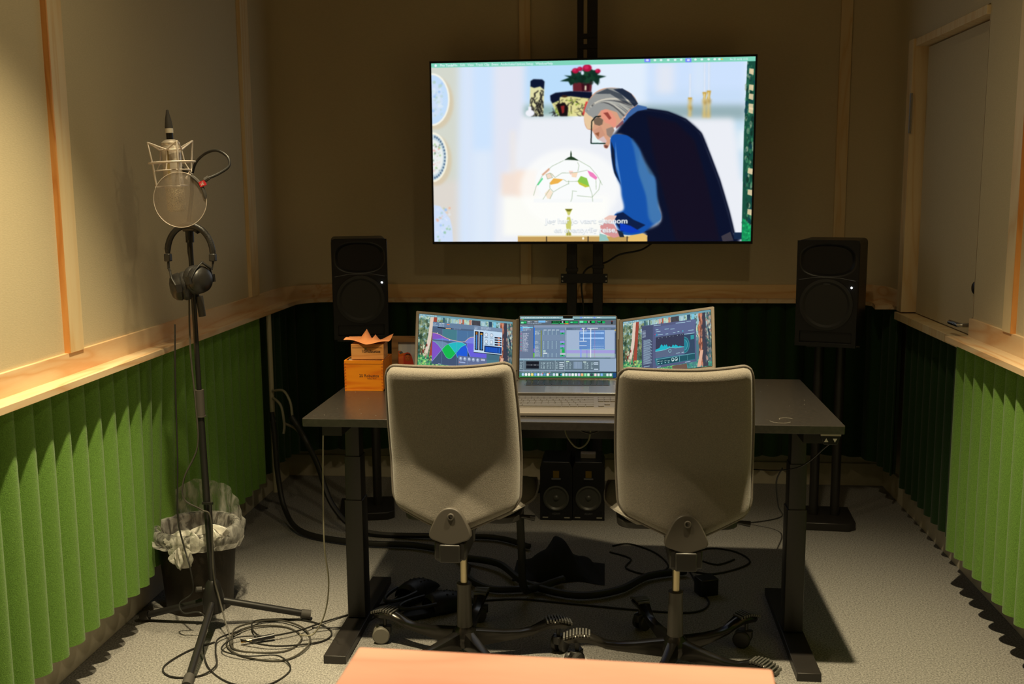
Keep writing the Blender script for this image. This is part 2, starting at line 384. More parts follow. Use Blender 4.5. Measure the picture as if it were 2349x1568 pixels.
# ---------------------------------------------------------------- pictures shown by the screens (drawn from shapes and lettering)
def homog(src, dst):
    A = []; B = []
    for (x, y), (u, v) in zip(src, dst):
        A.append([x, y, 1, 0, 0, 0, -u*x, -u*y]); B.append(u)
        A.append([0, 0, 0, x, y, 1, -v*x, -v*y]); B.append(v)
    h = np.linalg.solve(np.array(A, float), np.array(B, float)); return np.append(h, 1).reshape(3, 3)
class Pic:
    """small painter; coordinates are those of four given corners (tl, tr, br, bl)"""
    def __init__(s, w, h, corners, bg=(0, 0, 0)):
        s.w, s.h = w, h; s.a = np.empty((h, w, 3), np.float32); s.a[:] = np.array(bg)/255
        s.H = homog(corners, [(0, 0), (w, 0), (w, h), (0, h)])
    def T(s, pts):
        p = np.array(pts, float); q = np.c_[p, np.ones(len(p))] @ s.H.T; return q[:, :2]/q[:, 2:]
    def _cov(s, q, soft=0):
        x0, y0 = np.floor(q.min(0)-1).astype(int); x1, y1 = np.ceil(q.max(0)+1).astype(int)
        x0 = max(x0, 0); y0 = max(y0, 0); x1 = min(x1, s.w); y1 = min(y1, s.h)
        if x1 <= x0 or y1 <= y0: return None
        S = 2; X = (np.arange((x1-x0)*S)+.5)/S+x0; Y = (np.arange((y1-y0)*S)+.5)/S+y0
        ins = np.zeros((len(Y), len(X)), bool)
        n = len(q)
        for i in range(n):
            ax, ay = q[i]; bx, by = q[(i+1) % n]
            if ay == by: continue
            rows = (Y >= min(ay, by)) & (Y < max(ay, by))
            if not rows.any(): continue
            xi = ax+(Y[rows]-ay)*(bx-ax)/(by-ay)
            ins[rows] ^= X[None, :] > xi[:, None]
        c = ins.reshape((y1-y0), S, (x1-x0), S).mean((1, 3)).astype(np.float32)
        return x0, y0, x1, y1, c
    def poly(s, pts, col, al=1., raw=False):
        q = np.array(pts, float) if raw else s.T(pts); r = s._cov(q)
        if r is None: return
        x0, y0, x1, y1, c = r; c = (c*al)[..., None]; v = s.a[y0:y1, x0:x1]
        v[:] = v*(1-c)+np.array(col, np.float32)/255*c
    def rect(s, x0, y0, x1, y1, col, al=1.): s.poly([(x0, y0), (x1, y0), (x1, y1), (x0, y1)], col, al)
    def ell(s, cx, cy, rx, ry, col, al=1., n=28): s.poly([(cx+rx*math.cos(2*PI*k/n), cy+ry*math.sin(2*PI*k/n)) for k in range(n)], col, al)
    def ring(s, cx, cy, rx, ry, w, col, al=1., n=32):
        for k in range(n):
            s.line([(cx+rx*math.cos(2*PI*k/n), cy+ry*math.sin(2*PI*k/n)), (cx+rx*math.cos(2*PI*(k+1)/n), cy+ry*math.sin(2*PI*(k+1)/n))], w, col, al)
    def line(s, pts, w, col, al=1.):
        for (ax, ay), (bx, by) in zip(pts, pts[1:]):
            L = math.hypot(bx-ax, by-ay) or 1; nx, ny = -(by-ay)/L*w/2, (bx-ax)/L*w/2
            s.poly([(ax+nx, ay+ny), (bx+nx, by+ny), (bx-nx, by-ny), (ax-nx, ay-ny)], col, al)
    def blur(s, r, box=None):
        k = np.exp(-np.arange(-2*r, 2*r+1)**2/(2*(r*.8)**2)); k /= k.sum()
        a = s.a if box is None else s.a[box[1]:box[3], box[0]:box[2]]
        for ax in (0, 1):
            p = np.pad(a, [(2*r, 2*r) if i == ax else (0, 0) for i in range(3)], 'edge')
            n = a.shape[ax]; o = np.zeros_like(a)
            for i, w in enumerate(k): o += w*(p[i:i+n] if ax == 0 else p[:, i:i+n])
            a[:] = o
    def text(s, x, y, st, size, col, bold=.0, al=1., dx=1.):
        v, f = text_mesh(st, size, bold=bold, align='LEFT')
        if not v: return
        V = s.T([(x+a[0]*dx, y-a[1]) for a in v])
        for q in f: s.poly(V[q], col, al, raw=True)
    def noise(s, x0, y0, x1, y1, n, cols, smin, smax, seed=1, asp=1.):
        rg = random.Random(seed)
        for _ in range(n):
            x, y, r = rg.uniform(x0, x1), rg.uniform(y0, y1), rg.uniform(smin, smax)
            s.ell(x, y, r, r*asp, rg.choice(cols), rg.uniform(.3, .9), 7)
    def scribble(s, x0, y0, x1, y1, col, rows, seed=1, fill=.7, al=1.):
        """rows of tiny illegible menu text"""
        rg = random.Random(seed); dy = (y1-y0)/rows
        for i in range(rows):
            x = x0; xe = x0+(x1-x0)*rg.uniform(.5, 1)
            while x < xe:
                w = rg.uniform(.3, 1.2)*dy*2
                s.rect(x, y0+dy*(i+.25), min(x+w, xe), y0+dy*(i+.75), col, al*rg.uniform(.5, 1)); x += w+dy*.4
    def image(s, name):
        im = bpy.data.images.new(name, s.w, s.h)
        px = np.ones((s.h, s.w, 4), np.float32); px[..., :3] = np.clip(s.a[::-1], 0, 1)
        im.pixels.foreach_set(px.ravel()); im.update(); im.pack(); return im
def screen_mat(name, pic, strength=1., gloss=.15):
    m, t, b = _nt(name)
    im = t.nodes.new('ShaderNodeTexImage'); im.image = pic.image(name); im.extension = 'EXTEND'
    uv = t.nodes.new('ShaderNodeUVMap'); uv.uv_map = 'UVMap'; t.links.new(uv.outputs[0], im.inputs[0])
    b.inputs['Base Color'].default_value = (.01, .01, .01, 1); b.inputs['Roughness'].default_value = .2; b.inputs['Specular IOR Level'].default_value = gloss
    t.links.new(im.outputs[0], b.inputs['Emission Color']); b.inputs['Emission Strength'].default_value = strength
    return m
def screen_quad(name, tl, tr, br, bl, m, parent, nx=1):
    """flat glowing panel with its own uv map"""
    me = bpy.data.meshes.new(name); me.from_pydata([bl, br, tr, tl], [], [(0, 1, 2, 3)])
    uv = me.uv_layers.new(name='UVMap')
    for i, c in enumerate(((0, 0), (1, 0), (1, 1), (0, 1))): uv.data[i].uv = c
    me.materials.append(m); o = bpy.data.objects.new(name, me); COL.objects.link(o); o.parent = parent; return o

# ---- the film still on the television
def tv_picture():
    p = Pic(1200, 680, [(82, 128), (2212, 88), (2195, 1303), (103, 1303)], (238, 242, 248))
    R_, P_, L_, E_ = p.rect, p.poly, p.line, p.ell
    R_(60, 80, 275, 1320, (212, 216, 205)); R_(60, 900, 270, 1320, (222, 216, 208))
    R_(262, 80, 330, 1320, (214, 230, 252)); R_(330, 80, 345, 1320, (228, 230, 240)); R_(345, 80, 492, 1320, (206, 228, 254))
    R_(492, 80, 700, 1320, (226, 230, 243)); R_(360, 700, 480, 1320, (222, 234, 250))
    R_(700, 80, 1300, 400, (188, 222, 252)); R_(1120, 80, 1500, 400, (226, 238, 252)); R_(1500, 80, 2160, 300, (206, 226, 254)); R_(1500, 300, 2160, 410, (200, 222, 248))
    R_(1560, 130, 1680, 330, (226, 232, 244)); R_(1800, 110, 1880, 340, (214, 230, 250))
    p.blur(10)
    R_(695, 405, 1010, 478, (148, 182, 180)); R_(1400, 405, 2160, 500, (150, 176, 182)); R_(2060, 500, 2160, 900, (196, 222, 240)); R_(2110, 570, 2150, 700, (240, 246, 250))
    p.blur(6)
    P_([(680, 477), (1400, 477), (1500, 488), (2060, 490), (2078, 510), (2130, 900), (2150, 1320), (500, 1320), (520, 1000), (640, 700)], (236, 239, 246))
    p.blur(3)
    R_(600, 570, 640, 900, (236, 232, 232)); R_(545, 850, 760, 1000, (244, 226, 214)); R_(640, 830, 780, 1005, (248, 228, 214)); R_(560, 1005, 1250, 1265, (252, 252, 246)); E_(1000, 950, 330, 260, (255, 255, 252), .7)
    p.blur(10)
    # plates
    for cx, cy, rx, ry, sh in ((85, 365, 118, 174, 1), (88, 745, 103, 166, 1)):
        E_(cx+26, cy+22, rx, ry, (216, 190, 150), .55)
    p.blur(5)
    E_(85, 365, 118, 174, (250, 248, 236)); E_(85, 365, 108, 162, (196, 222, 250)); E_(80, 365, 78, 120, (206, 224, 248)); p.noise(90, 250, 160, 470, 40, [(150, 190, 240), (220, 235, 245), (180, 210, 200)], 3, 12, 3)
    E_(88, 745, 103, 166, (248, 244, 226)); E_(88, 745, 92, 152, (196, 214, 222)); E_(88, 745, 72, 118, (236, 240, 238)); p.noise(95, 660, 140, 840, 50, [(150, 200, 120), (230, 160, 150), (90, 110, 90), (240, 240, 235)], 2, 8, 4)
    for k in range(-8, 9): a = k*.17; E_(88+84*math.cos(a), 745+138*math.sin(a), 5, 8, (40, 70, 110), .9, 8)
    P_([(100, 1060), (140, 1068), (165, 1100), (205, 1150), (220, 1210), (226, 1303), (100, 1303)], (208, 224, 250)); p.noise(110, 1080, 205, 1300, 40, [(150, 190, 240), (240, 180, 150), (150, 200, 160), (235, 240, 250)], 3, 10, 5)
    # vase, bowl, flowers
    P_([(735, 245), (755, 232), (812, 234), (828, 248), (826, 300), (820, 476), (738, 476), (730, 420)], (226, 222, 168))
    rg = random.Random(5)
    for _ in range(46):
        x, y = rg.uniform(738, 818), rg.uniform(300, 470); q = [(x, y)]
        for _k in range(3): x += rg.uniform(-16, 16); y += rg.uniform(4, 26); q.append((min(max(x, 736), 820), min(y, 474)))
        L_(q, rg.uniform(3, 8), (18, 16, 20), .9)
    P_([(735, 245), (755, 232), (812, 234), (828, 248), (824, 302), (800, 280), (760, 290), (735, 280)], (10, 20, 48)); E_(733, 455, 30, 22, (240, 242, 250)); R_(722, 412, 742, 445, (240, 242, 250))
    P_([(865, 340), (900, 322), (1000, 312), (1140, 318), (1150, 380), (1100, 476), (930, 476), (900, 440), (872, 380)], (226, 220, 150))
    for _ in range(60):
        x, y = rg.uniform(880, 1120), rg.uniform(350, 465); q = [(x, y)]
        for _k in range(3): x += rg.uniform(-18, 18); y += rg.uniform(-10, 24); q.append((x, min(y, 474)))
        L_(q, rg.uniform(2, 7), rg.choice([(20, 16, 20), (20, 16, 20), (120, 150, 40), (200, 190, 120)]), .9)
    P_([(865, 340), (900, 322), (1000, 312), (1140, 318), (1140, 362), (1000, 345), (930, 350), (925, 372), (880, 392), (868, 372)], (10, 18, 44)); P_([(905, 400), (960, 385), (985, 420), (980, 476), (930, 476)], (20, 14, 18)); P_([(935, 410), (960, 405), (958, 450), (945, 460)], (140, 40, 40)); P_([(1100, 380), (1125, 380), (1120, 470), (1078, 468)], (215, 60, 60)); E_(960, 345, 20, 8, (60, 40, 30))
    P_([(1012, 240), (1142, 240), (1136, 316), (1016, 312)], (100, 34, 44)); P_([(1070, 262), (1125, 262), (1120, 312), (1075, 312)], (60, 12, 26)); R_(1092, 276, 1104, 306, (230, 220, 190))
    for q in ([(930, 246), (990, 222), (955, 208), (1010, 212), (1000, 180), (1060, 190), (1100, 150), (1150, 175), (1190, 170), (1175, 205), (1235, 215), (1190, 228), (1180, 275), (1150, 245), (1100, 255), (1030, 255), (1000, 275), (985, 248)],): P_(q, (12, 46, 34))
    p.noise(1000, 180, 1180, 260, 60, [(10, 36, 26), (24, 66, 42), (16, 52, 40)], 6, 18, 8)
    for cx, cy, r in ((1030, 178, 22), (1060, 166, 18), (1108, 160, 30), (1178, 180, 18)): E_(cx, cy, r, r*.8, (178, 18, 62)); E_(cx-5, cy-4, r*.5, r*.4, (206, 40, 90))
    E_(1077, 192, 10, 14, (220, 235, 250))
    # candles
    for x, y0, y1, y2 in ((1785, 200, 355, 480), (1880, 128, 320, 488), (1908, 98, 310, 490)):
        R_(x-8, y0, x+8, y1, (206, 222, 242)); R_(x-3, y0, x+2, y1, (236, 240, 250))
        P_([(x-14, y1), (x+15, y1), (x+8, y1+40), (x+14, y1+70), (x+8, y1+100), (x+11, y2), (x-11, y2), (x-8, y1+90), (x-13, y1+60), (x-7, y1+30)], (200, 160, 70)); R_(x-4, y1+10, x+3, y2, (240, 226, 170)); R_(x+2, y1+60, x+9, y1+80, (120, 80, 20))
    p.blur(1)
    # man bending over the table
    vest = [(1268, 610), (1300, 580), (1360, 500), (1420, 445), (1500, 430), (1640, 450), (1760, 500), (1860, 590), (1915, 720), (1985, 900), (2050, 1110), (2085, 1250), (2090, 1306), (1512, 1306), (1505, 1255), (1460, 1240), (1600, 1170), (1560, 1000), (1450, 700), (1340, 600)]
    SP = lambda q, c, al=1.: P_([tuple(v)[:2] for v in crom([(a_, b_, 0) for a_, b_ in q], 5, True)], c, al)
    SP(vest, (8, 16, 42)); P_([(1500, 470), (1700, 520), (1820, 640), (1900, 900), (1960, 1150), (1990, 1300), (1700, 1300), (1620, 1000), (1540, 700)], (20, 14, 32), .8); p.blur(5, (600, 150, 1170, 680)); L_([(1350, 500), (1420, 445), (1500, 430), (1640, 450), (1760, 500), (1860, 590), (1915, 720), (1985, 900), (2050, 1110), (2085, 1250)], 10, (8, 14, 38)); p.blur(1)
    P_([(1345, 520), (1380, 440), (1440, 402), (1500, 415), (1505, 432), (1440, 444), (1385, 485), (1350, 525)], (60, 100, 160)); P_([(1300, 545), (1345, 500), (1350, 525), (1300, 560)], (130, 80, 90))
    sl = [(1268, 612), (1345, 598), (1400, 620), (1455, 690), (1480, 760), (1520, 850), (1560, 880), (1572, 960), (1580, 1060), (1602, 1150), (1540, 1205), (1470, 1252), (1380, 1262), (1330, 1240), (1290, 1160), (1300, 1120), (1355, 1090), (1340, 1000), (1330, 930), (1290, 850), (1270, 740)]
    SP(sl, (20, 82, 170)); SP([(1400, 620), (1455, 690), (1480, 760), (1560, 880), (1575, 1000), (1602, 1150), (1570, 1185), (1520, 1150), (1500, 1000), (1450, 850), (1420, 700)], (90, 140, 180), .5); P_([(1455, 690), (1560, 880), (1575, 1000), (1602, 1150), (1545, 1200), (1500, 1000), (1450, 850)], (90, 140, 180), .25); p.blur(4, (700, 290, 860, 640)); P_([(1268, 640), (1290, 700), (1300, 830), (1335, 930), (1290, 850), (1270, 740)], (14, 30, 60)); P_([(1296, 640), (1310, 760), (1340, 930), (1328, 900), (1300, 800)], (110, 160, 220), .7)
    P_([(1290, 1160), (1310, 1120), (1350, 1110), (1420, 1160), (1500, 1195), (1440, 1230), (1340, 1240)], (10, 24, 60), .9); P_([(1330, 1180), (1400, 1200), (1470, 1240), (1400, 1250), (1330, 1230)], (10, 60, 190))
    p.blur(1)
    head = [(1090, 460), (1110, 390), (1150, 330), (1210, 296), (1290, 290), (1370, 310), (1420, 350), (1440, 400), (1400, 430), (1350, 490), (1300, 545), (1280, 560), (1262, 610), (1262, 650), (1244, 688), (1222, 682), (1215, 655), (1180, 630), (1160, 600), (1140, 570), (1110, 560), (1092, 520)]
    SP(head, (216, 160, 130)); P_([(1088, 470), (1110, 420), (1150, 430), (1165, 480), (1145, 560), (1112, 560), (1094, 520)], (232, 200, 160))
    P_([(1092, 440), (1120, 372), (1170, 318), (1240, 292), (1320, 292), (1390, 322), (1430, 365), (1440, 400), (1395, 425), (1350, 480), (1330, 500), (1305, 450), (1240, 430), (1200, 440), (1160, 500), (1140, 480), (1120, 470)], (150, 152, 150))
    rg = random.Random(9)
    for k in range(46):
        t = k/46; x0, y0 = 1100+60*t, 450-60*t; x1, y1 = 1220+40*t, 300+50*t+rg.uniform(-10, 20); x2, y2 = 1340+90*t, 480-100*t+rg.uniform(-14, 14)
        q = [((1-u)**2*x0+2*u*(1-u)*(x1-20)+u*u*x2, (1-u)**2*y0+2*u*(1-u)*(y1-10)+u*u*y2) for u in np.linspace(0, 1, 9)]
        L_(q, rg.uniform(3, 9), rg.choice([(200, 200, 190), (90, 92, 96), (40, 40, 46), (170, 168, 160), (222, 214, 196)]), .7)
    P_([(1280, 300), (1340, 294), (1400, 330), (1445, 395), (1420, 415), (1380, 370), (1330, 330)], (14, 26, 50), .85); P_([(1160, 330), (1240, 296), (1330, 330), (1390, 400), (1340, 380), (1260, 330)], (20, 30, 46), .6)
    P_([(1150, 500), (1185, 480), (1215, 500), (1210, 530), (1190, 540), (1160, 530)], (120, 100, 84)); P_([(1235, 560), (1280, 545), (1290, 570), (1265, 620), (1240, 600)], (150, 130, 118))
    P_([(1200, 440), (1230, 430), (1270, 450), (1302, 500), (1300, 540), (1284, 555), (1262, 530), (1230, 520), (1205, 480)], (232, 150, 128)); P_([(1215, 455), (1245, 450), (1270, 490), (1255, 500), (1235, 475)], (150, 70, 60))
    P_([(1180, 630), (1215, 600), (1240, 640), (1225, 668)], (216, 190, 190)); P_([(1150, 570), (1200, 540), (1230, 600), (1180, 630)], (206, 150, 124)); P_([(1160, 590), (1190, 580), (1186, 612)], (150, 90, 60))
    L_([(1165, 480), (1140, 510), (1136, 655)], 7, (6, 16, 14)); L_([(1134, 655), (1232, 656)], 7, (6, 40, 30)); L_([(1165, 480), (1200, 476)], 7, (6, 16, 14)); P_([(1150, 600), (1180, 630), (1220, 650), (1150, 650)], (232, 246, 244)); P_([(1222, 664), (1250, 670), (1244, 688), (1226, 684)], (120, 70, 60))
    p.blur(1)
    # lamp
    P_([(955, 768), (985, 748), (1000, 742), (1000, 722), (1004, 700), (1009, 722), (1010, 742), (1025, 748), (1056, 768)], (34, 60, 36))
    E_(985, 900, 215, 138, (250, 252, 252), .8); R_(760, 1020, 1215, 1045, (248, 250, 250))
    for q, c in (([(865, 915), (890, 885), (955, 892), (920, 918), (870, 928)], (238, 180, 80)), ([(1048, 905), (1070, 870), (1110, 885), (1128, 940), (1080, 930)], (140, 200, 80)), ([(1048, 905), (1128, 940), (1100, 945), (1060, 925)], (196, 200, 60)), ([(1112, 832), (1150, 850), (1180, 880), (1170, 896), (1130, 870)], (240, 130, 190)), ([(780, 930), (815, 880), (820, 890), (790, 930)], (90, 220, 140)), ([(810, 860), (860, 815), (866, 830), (822, 868)], (246, 190, 170)), ([(840, 860), (866, 850), (884, 880), (850, 890)], (246, 220, 200)), ([(870, 850), (884, 856), (900, 880)], (246, 214, 190)), ([(1010, 850), (1050, 845), (1040, 880), (1010, 876)], (250, 220, 190)), ([(990, 836), (1020, 836), (1012, 862), (1000, 862)], (250, 214, 204)), ([(832, 985), (862, 955), (885, 975), (870, 1020), (850, 1020)], (250, 232, 210))): P_(q, c)
    for q in ([(955, 768), (880, 805), (820, 860), (775, 940), (758, 1000)], [(1056, 768), (1130, 810), (1180, 870), (1212, 930)], [(1048, 780), (1058, 800), (1050, 840)], [(870, 850), (900, 880), (945, 850), (1000, 850), (1050, 845), (1112, 832)], [(865, 915), (866, 950), (890, 975), (930, 950), (990, 920)], [(990, 900), (990, 925)], [(955, 892), (975, 906), (1015, 906), (1048, 905)], [(1128, 940), (1145, 990), (1150, 1040)], [(1170, 896), (1172, 960)], [(1012, 968), (1045, 972)], [(1016, 972), (1012, 1020), (1004, 1040)], [(866, 955), (820, 1025)], [(888, 978), (866, 1022)], [(840, 860), (866, 850), (884, 880), (850, 890), (840, 860)], [(1045, 1000), (1145, 1010), (1190, 960), (1200, 900)]): L_(q, 3, (90, 130, 70), .55)
    P_([(966, 1088), (1016, 1088), (1004, 1112), (998, 1130), (1010, 1180), (1004, 1230), (1018, 1303), (966, 1303), (978, 1230), (972, 1180), (986, 1130), (980, 1112)], (206, 206, 110)); P_([(966, 1088), (1016, 1088), (1002, 1104), (982, 1104)], (120, 120, 40)); R_(984, 1240, 988, 1300, (110, 90, 40)); R_(998, 1240, 1002, 1300, (110, 90, 40))
    R_(985, 1128, 1000, 1142, (244, 240, 230))
    # table edge, hands
    R_(655, 1266, 1512, 1310, (196, 158, 92)); R_(655, 1264, 1512, 1272, (236, 220, 170)); P_([(1400, 1264), (1480, 1250), (1508, 1262), (1512, 1306), (1370, 1306)], (232, 190, 110))
    for x in (845, 1120, 1378): R_(x-3, 1270, x+4, 1306, (60, 50, 40))
    P_([(1226, 1150), (1260, 1130), (1310, 1132), (1290, 1170), (1240, 1190)], (236, 196, 184)); P_([(1200, 1200), (1230, 1180), (1290, 1190), (1320, 1240), (1330, 1270), (1290, 1280), (1240, 1260), (1205, 1240)], (216, 150, 150)); P_([(1196, 1250), (1240, 1262), (1260, 1300), (1195, 1302)], (150, 196, 190)); P_([(1310, 1225), (1350, 1245), (1360, 1275), (1330, 1275)], (30, 40, 56))
    P_([(2000, 1270), (2060, 1240), (2082, 1300), (2010, 1304)], (60, 56, 66)); R_(2085, 1245, 2135, 1290, (20, 40, 70))
    E_(1088, 1283, 7, 9, (255, 246, 220))
    # subtitle
    for (x, y, t, w) in ((838, 1168, 'Jeg har jo v\u00e6rt gjennom', 542), (895, 1228, 'en eventyrlig reise,', 415)):
        v, f = text_mesh(t, 50, bold=.9, align='LEFT'); k = w/max(a[0] for a in v)
        for dx, dy, c, al in ((-2, 3, (150, 165, 175), .5), (2, 3, (150, 165, 175), .5), (0, 0, (253, 254, 255), 1)):
            V = p.T([(x+a[0]*k+dx, y-a[1]*1.0+dy) for a in v])
            for q in f: p.poly(V[q], c, al, raw=True)
    # wallpaper strip, menu bar
    P_([(2160, 100), (2214, 98), (2200, 1306), (2134, 1306), (2142, 600)], (24, 78, 62)); p.noise(2150, 130, 2205, 1300, 150, [(16, 50, 40), (60, 130, 90), (14, 60, 70), (150, 170, 140)], 3, 12, 12, 2.)
    for y in (165, 270, 330, 395, 420, 820, 960, 1090): P_([(2172, y), (2202, y+4), (2200, y+44), (2170, y+34)], (240, 214, 170), .85)
    P_([(2140, 1150), (2196, 1200), (2194, 1306), (2134, 1306)], (20, 150, 90)); p.noise(2140, 1160, 2190, 1300, 30, [(40, 190, 110), (16, 110, 70)], 4, 12, 13)
    P_([(60, 124), (2230, 84), (2220, 118), (700, 146), (60, 156)], (128, 212, 186)); p.blur(1)
    mx = [(140, 'Pro Tools', .5), (225, 'File', 0), (272, 'Edit', 0), (320, 'View', 0), (374, 'Track', 0), (430, 'Clip', 0), (478, 'Event', 0), (538, 'AudioSuite', 0), (632, 'Options', 0), (706, 'Setup', 0), (768, 'Window', 0), (842, 'Help', 0)]
    E_(111, 142, 8, 9, (235, 245, 255))
    for x, t, b_ in mx: p.text(x, 141-(x-140)*.0165, t, 21, (232, 246, 255), bold=.5+b_)
    for x in (1553, 1593, 1640, 1685, 1725, 1818, 1860, 1905, 1945, 1975): E_(x, 110-(x-1550)*.012, 9, 7, (225, 244, 246))
    for x in (1503, 1772): R_(x-20, 98, x+20, 124, (120, 140, 250)); E_(x, 110, 10, 7, (220, 225, 255))
    E_(1992, 105, 6, 5, (240, 200, 60)); p.text(2045, 105, 'fre. 23. mai kl. 13:52', 19, (232, 246, 255), bold=.5, dx=.75)
    p.blur(1)
    return p

M_tvframe = mat('tv_bezel_black', (.006, .006, .007), .3)
tv = thing('television', 'large flat television on a black column showing a film still of a man bending over', 'television', (-.0755, 4.66, 1.181), -.0265)
TW, TH = 1.428, .809
b = MB(); b.prism(rrect(-TW/2, TW/2, 0, TH, .004, 2), 0, .022, Matrix(((1, 0, 0, 0), (0, 0, 1, .002), (0, 1, 0, 0), (0, 0, 0, 1))))
b.box(-.45, .45, .02, .06, .1, .6)
b.build('housing', M_tvframe, tv, bevel=.0015)
b = MB()
for x0, x1, z0, z1 in ((-TW/2, TW/2, 0, .012), (-TW/2, TW/2, TH-.009, TH), (-TW/2, -TW/2+.008, 0, TH), (TW/2-.008, TW/2, 0, TH)): b.box(x0, x1, -.004, .004, z0, z1)
b.build('bezel', M_tvframe, tv)
M_tv = screen_mat('tv_film_still', tv_picture(), 1.0)
screen_quad('screen', (-TW/2+.008, 0, TH-.009), (TW/2-.008, 0, TH-.009), (TW/2-.008, 0, .012), (-TW/2+.008, 0, .012), M_tv, tv)

# ---------------------------------------------------------------- desk
M_desk = mat('desk_laminate_black', (.026, .023, .020), .26, var=.15, vscale=90, bump=.05, bscale=500, spec=.5)
M_deskedge = mat('desk_edge_black', (.03, .026, .022), .45)
M_metal_blk = mat('powder_coated_black', (.022, .019, .017), .42, var=.1, vscale=300)
M_dust = mat('dust_specks', (.35, .32, .26), .9)
M_white = mat('white_plastic', (.75, .75, .72), .4)
DX, DY, DH = -.109, 3.266, .765
desk = thing('standing_desk', 'black height-adjustable desk in the middle of the room carrying the laptop and cigar boxes', 'desk', (DX, DY, 0), -.0055)
dw, dd = .78, .36
o = MB().prism(rrect(-dw, dw, -dd, dd, .006, 2), DH-.024, DH).build('desktop', M_desk, desk, bevel=.0012)
b = MB(); rg = random.Random(3)
for _ in range(170):
    x, y, r = rg.uniform(-dw+.02, dw-.02), rg.uniform(-dd+.01, dd-.02), rg.uniform(.0004, .0011)
    b.prism([(x+r*math.cos(k*1.26), y+r*math.sin(k*1.26)) for k in range(5)], DH, DH+.0004)
for cx, cy, r, a0, a1 in ((.61, -.30, .03, 180, 330), (.63, -.28, .02, 20, 200), (.56, -.1, .12, 200, 240)):
    b.tube([(x, y, DH+.0002) for x, y in arc(cx, cy, r, a0, a1, 12)], .00022, 4)
sp = b.build('dust', M_dust, desk, smooth=0); sp['kind'] = 'stuff'; sp['label'] = 'dust specks and hairs on the desktop'
for sx in (-.707, .707):
    col = MB(); col.prism(rrect(-.030, .030, -.036, .036, .004, 2), .03, .43, Matrix.Translation((sx, -.04, 0))); lo = col.build('leg', M_metal_blk, desk, bevel=.001)
    MB().prism(rrect(-.0265, .0265, -.0325, .0325, .004, 2), .43, .575, Matrix.Translation((sx, -.04, 0))).build('middle_tube', M_metal_blk, lo)
    MB().prism(rrect(-.0235, .0235, -.029, .029, .004, 2), .575, .70, Matrix.Translation((sx, -.04, 0))).build('upper_tube', M_metal_blk, lo)
    b = MB(); b.box(sx-.035, sx+.035, -.355, .30, 0, .026); b.build('foot', M_metal_blk, desk, bevel=.002)
    b = MB(); b.box(sx-.03, sx+.03, -.30, .30, .70, .738); b.build('support_arm', M_metal_blk, desk)
MB().box(-.68, .68, .0, .04, .70, .738).build('crossbar', M_metal_blk, desk)
MB().box(-.35, .25, .12, .25, .60, .61).box(-.35, .25, .12, .122, .61, .66).build('cable_tray', M_metal_blk, desk)
hs = MB().prism([(.726, -.345), (.768, -.345), (.768, -.30), (.726, -.30)], .728, .7405)
hs = MB().prism([(-.028, 0), (.028, 0), (.018, -.026), (-.018, -.026)], 0, .02, frame((.742, -.352, .735), Vector((1, 0, 0)), Vector((0, 0, 1)), Vector((0, 1, 0))))
hs.box(.714, .770, -.35, -.29, .735, .741); hs = hs.build('hand_switch', M_blk, desk, bevel=.001)
b = MB(); Mh = frame((.742, -.3525, .735), Vector((1, 0, 0)), Vector((0, 0, 1)), Vector((0, 1, 0)))
b.prism([(-.018, -.018), (-.006, -.018), (-.012, -.007)], 0, .001, Mh); b.prism([(.006, -.008), (.018, -.008), (.012, -.019)], 0, .001, Mh)
b.build('arrow_button', M_white, hs, smooth=0)
MB().box(.714, .770, -.354, -.3515, .735, .7405).build('light_strip', mat('switch_edge', (.5, .46, .38), .4), hs)
b = MB().tube(crom([(.755, -.34, .725), (.74, -.30, .69), (.68, -.2, .60), (.57, -.1, .565), (.45, 0, .56), (.3, .1, .60)], 8), .002, 6); b.build('switch_cable', M_blk, desk)

# ---------------------------------------------------------------- laptop, hinged side screens, keyboard
M_alu = mat('space_grey_aluminium', (.36, .33, .30), .38, .9)
M_alulid = mat('aluminium_edge', (.42, .38, .33), .35, .9)
M_key = mat('keycap_black', (.02, .02, .022), .45)
M_bez = mat('bezel_black', (.005, .005, .006), .25)
THL, PHL, PHR = .346, .394, .595
Ux, Nx = Vector((math.cos(.0274), math.sin(.0274), 0)), Vector((math.sin(.0274), -math.cos(.0274), 0))
UPL = Vector((0, 0, 1))*math.cos(THL)-Nx*math.sin(THL); NL = Nx*math.cos(THL)+Vector((0, 0, 1))*math.sin(THL)
HC = Vector((-.131, 3.5, .781)); LW, LHt = .342, .2249
lap = thing('laptop', 'open grey laptop in the middle of the desk showing an audio editing program', 'laptop')
ML = frame(HC, Ux, UPL, NL)
b = MB().prism(rrect(-LW/2, LW/2, 0, LHt, .010, 4), -.005, 0, ML); b.build('lid', M_alulid, lap, bevel=.0008)
b = MB().prism(rrect(-LW/2+.002, LW/2-.002, .003, LHt-.002, .009, 4), 0, .0006, ML); b.build('bezel', M_bez, lap)
b = MB().prism(rrect(-.017, .017, LHt-.012, LHt-.003, .002, 2), .0008, .0014, ML); b.ball((0.004, LHt-.0055, .0014), .0012, 5, (1, 1, .3), ML); b.build('camera_notch', M_bez, lap)
MD = frame(HC+Vector((0, 0, 0)), Ux, -Nx, Vector((0, 0, 1)))     # deck frame: y runs away from the viewer
deck = MB().prism(rrect(-LW/2, LW/2, -.238, .004, .010, 4), -.0125, -.001, MD).build('deck', M_alu, lap, bevel=.001)
MB().prism(rrect(-LW/2+.028, LW/2-.028, -.112, -.012, .004, 2), -.001, -.0007, MD).build('key_well', M_bez, lap)
MB().prism(rrect(-.072, .072, -.228, -.132, .005, 2), -.001, -.0006, MD).build('trackpad', mat('trackpad_grey', (.30, .28, .27), .25, .6), lap)
k1 = None
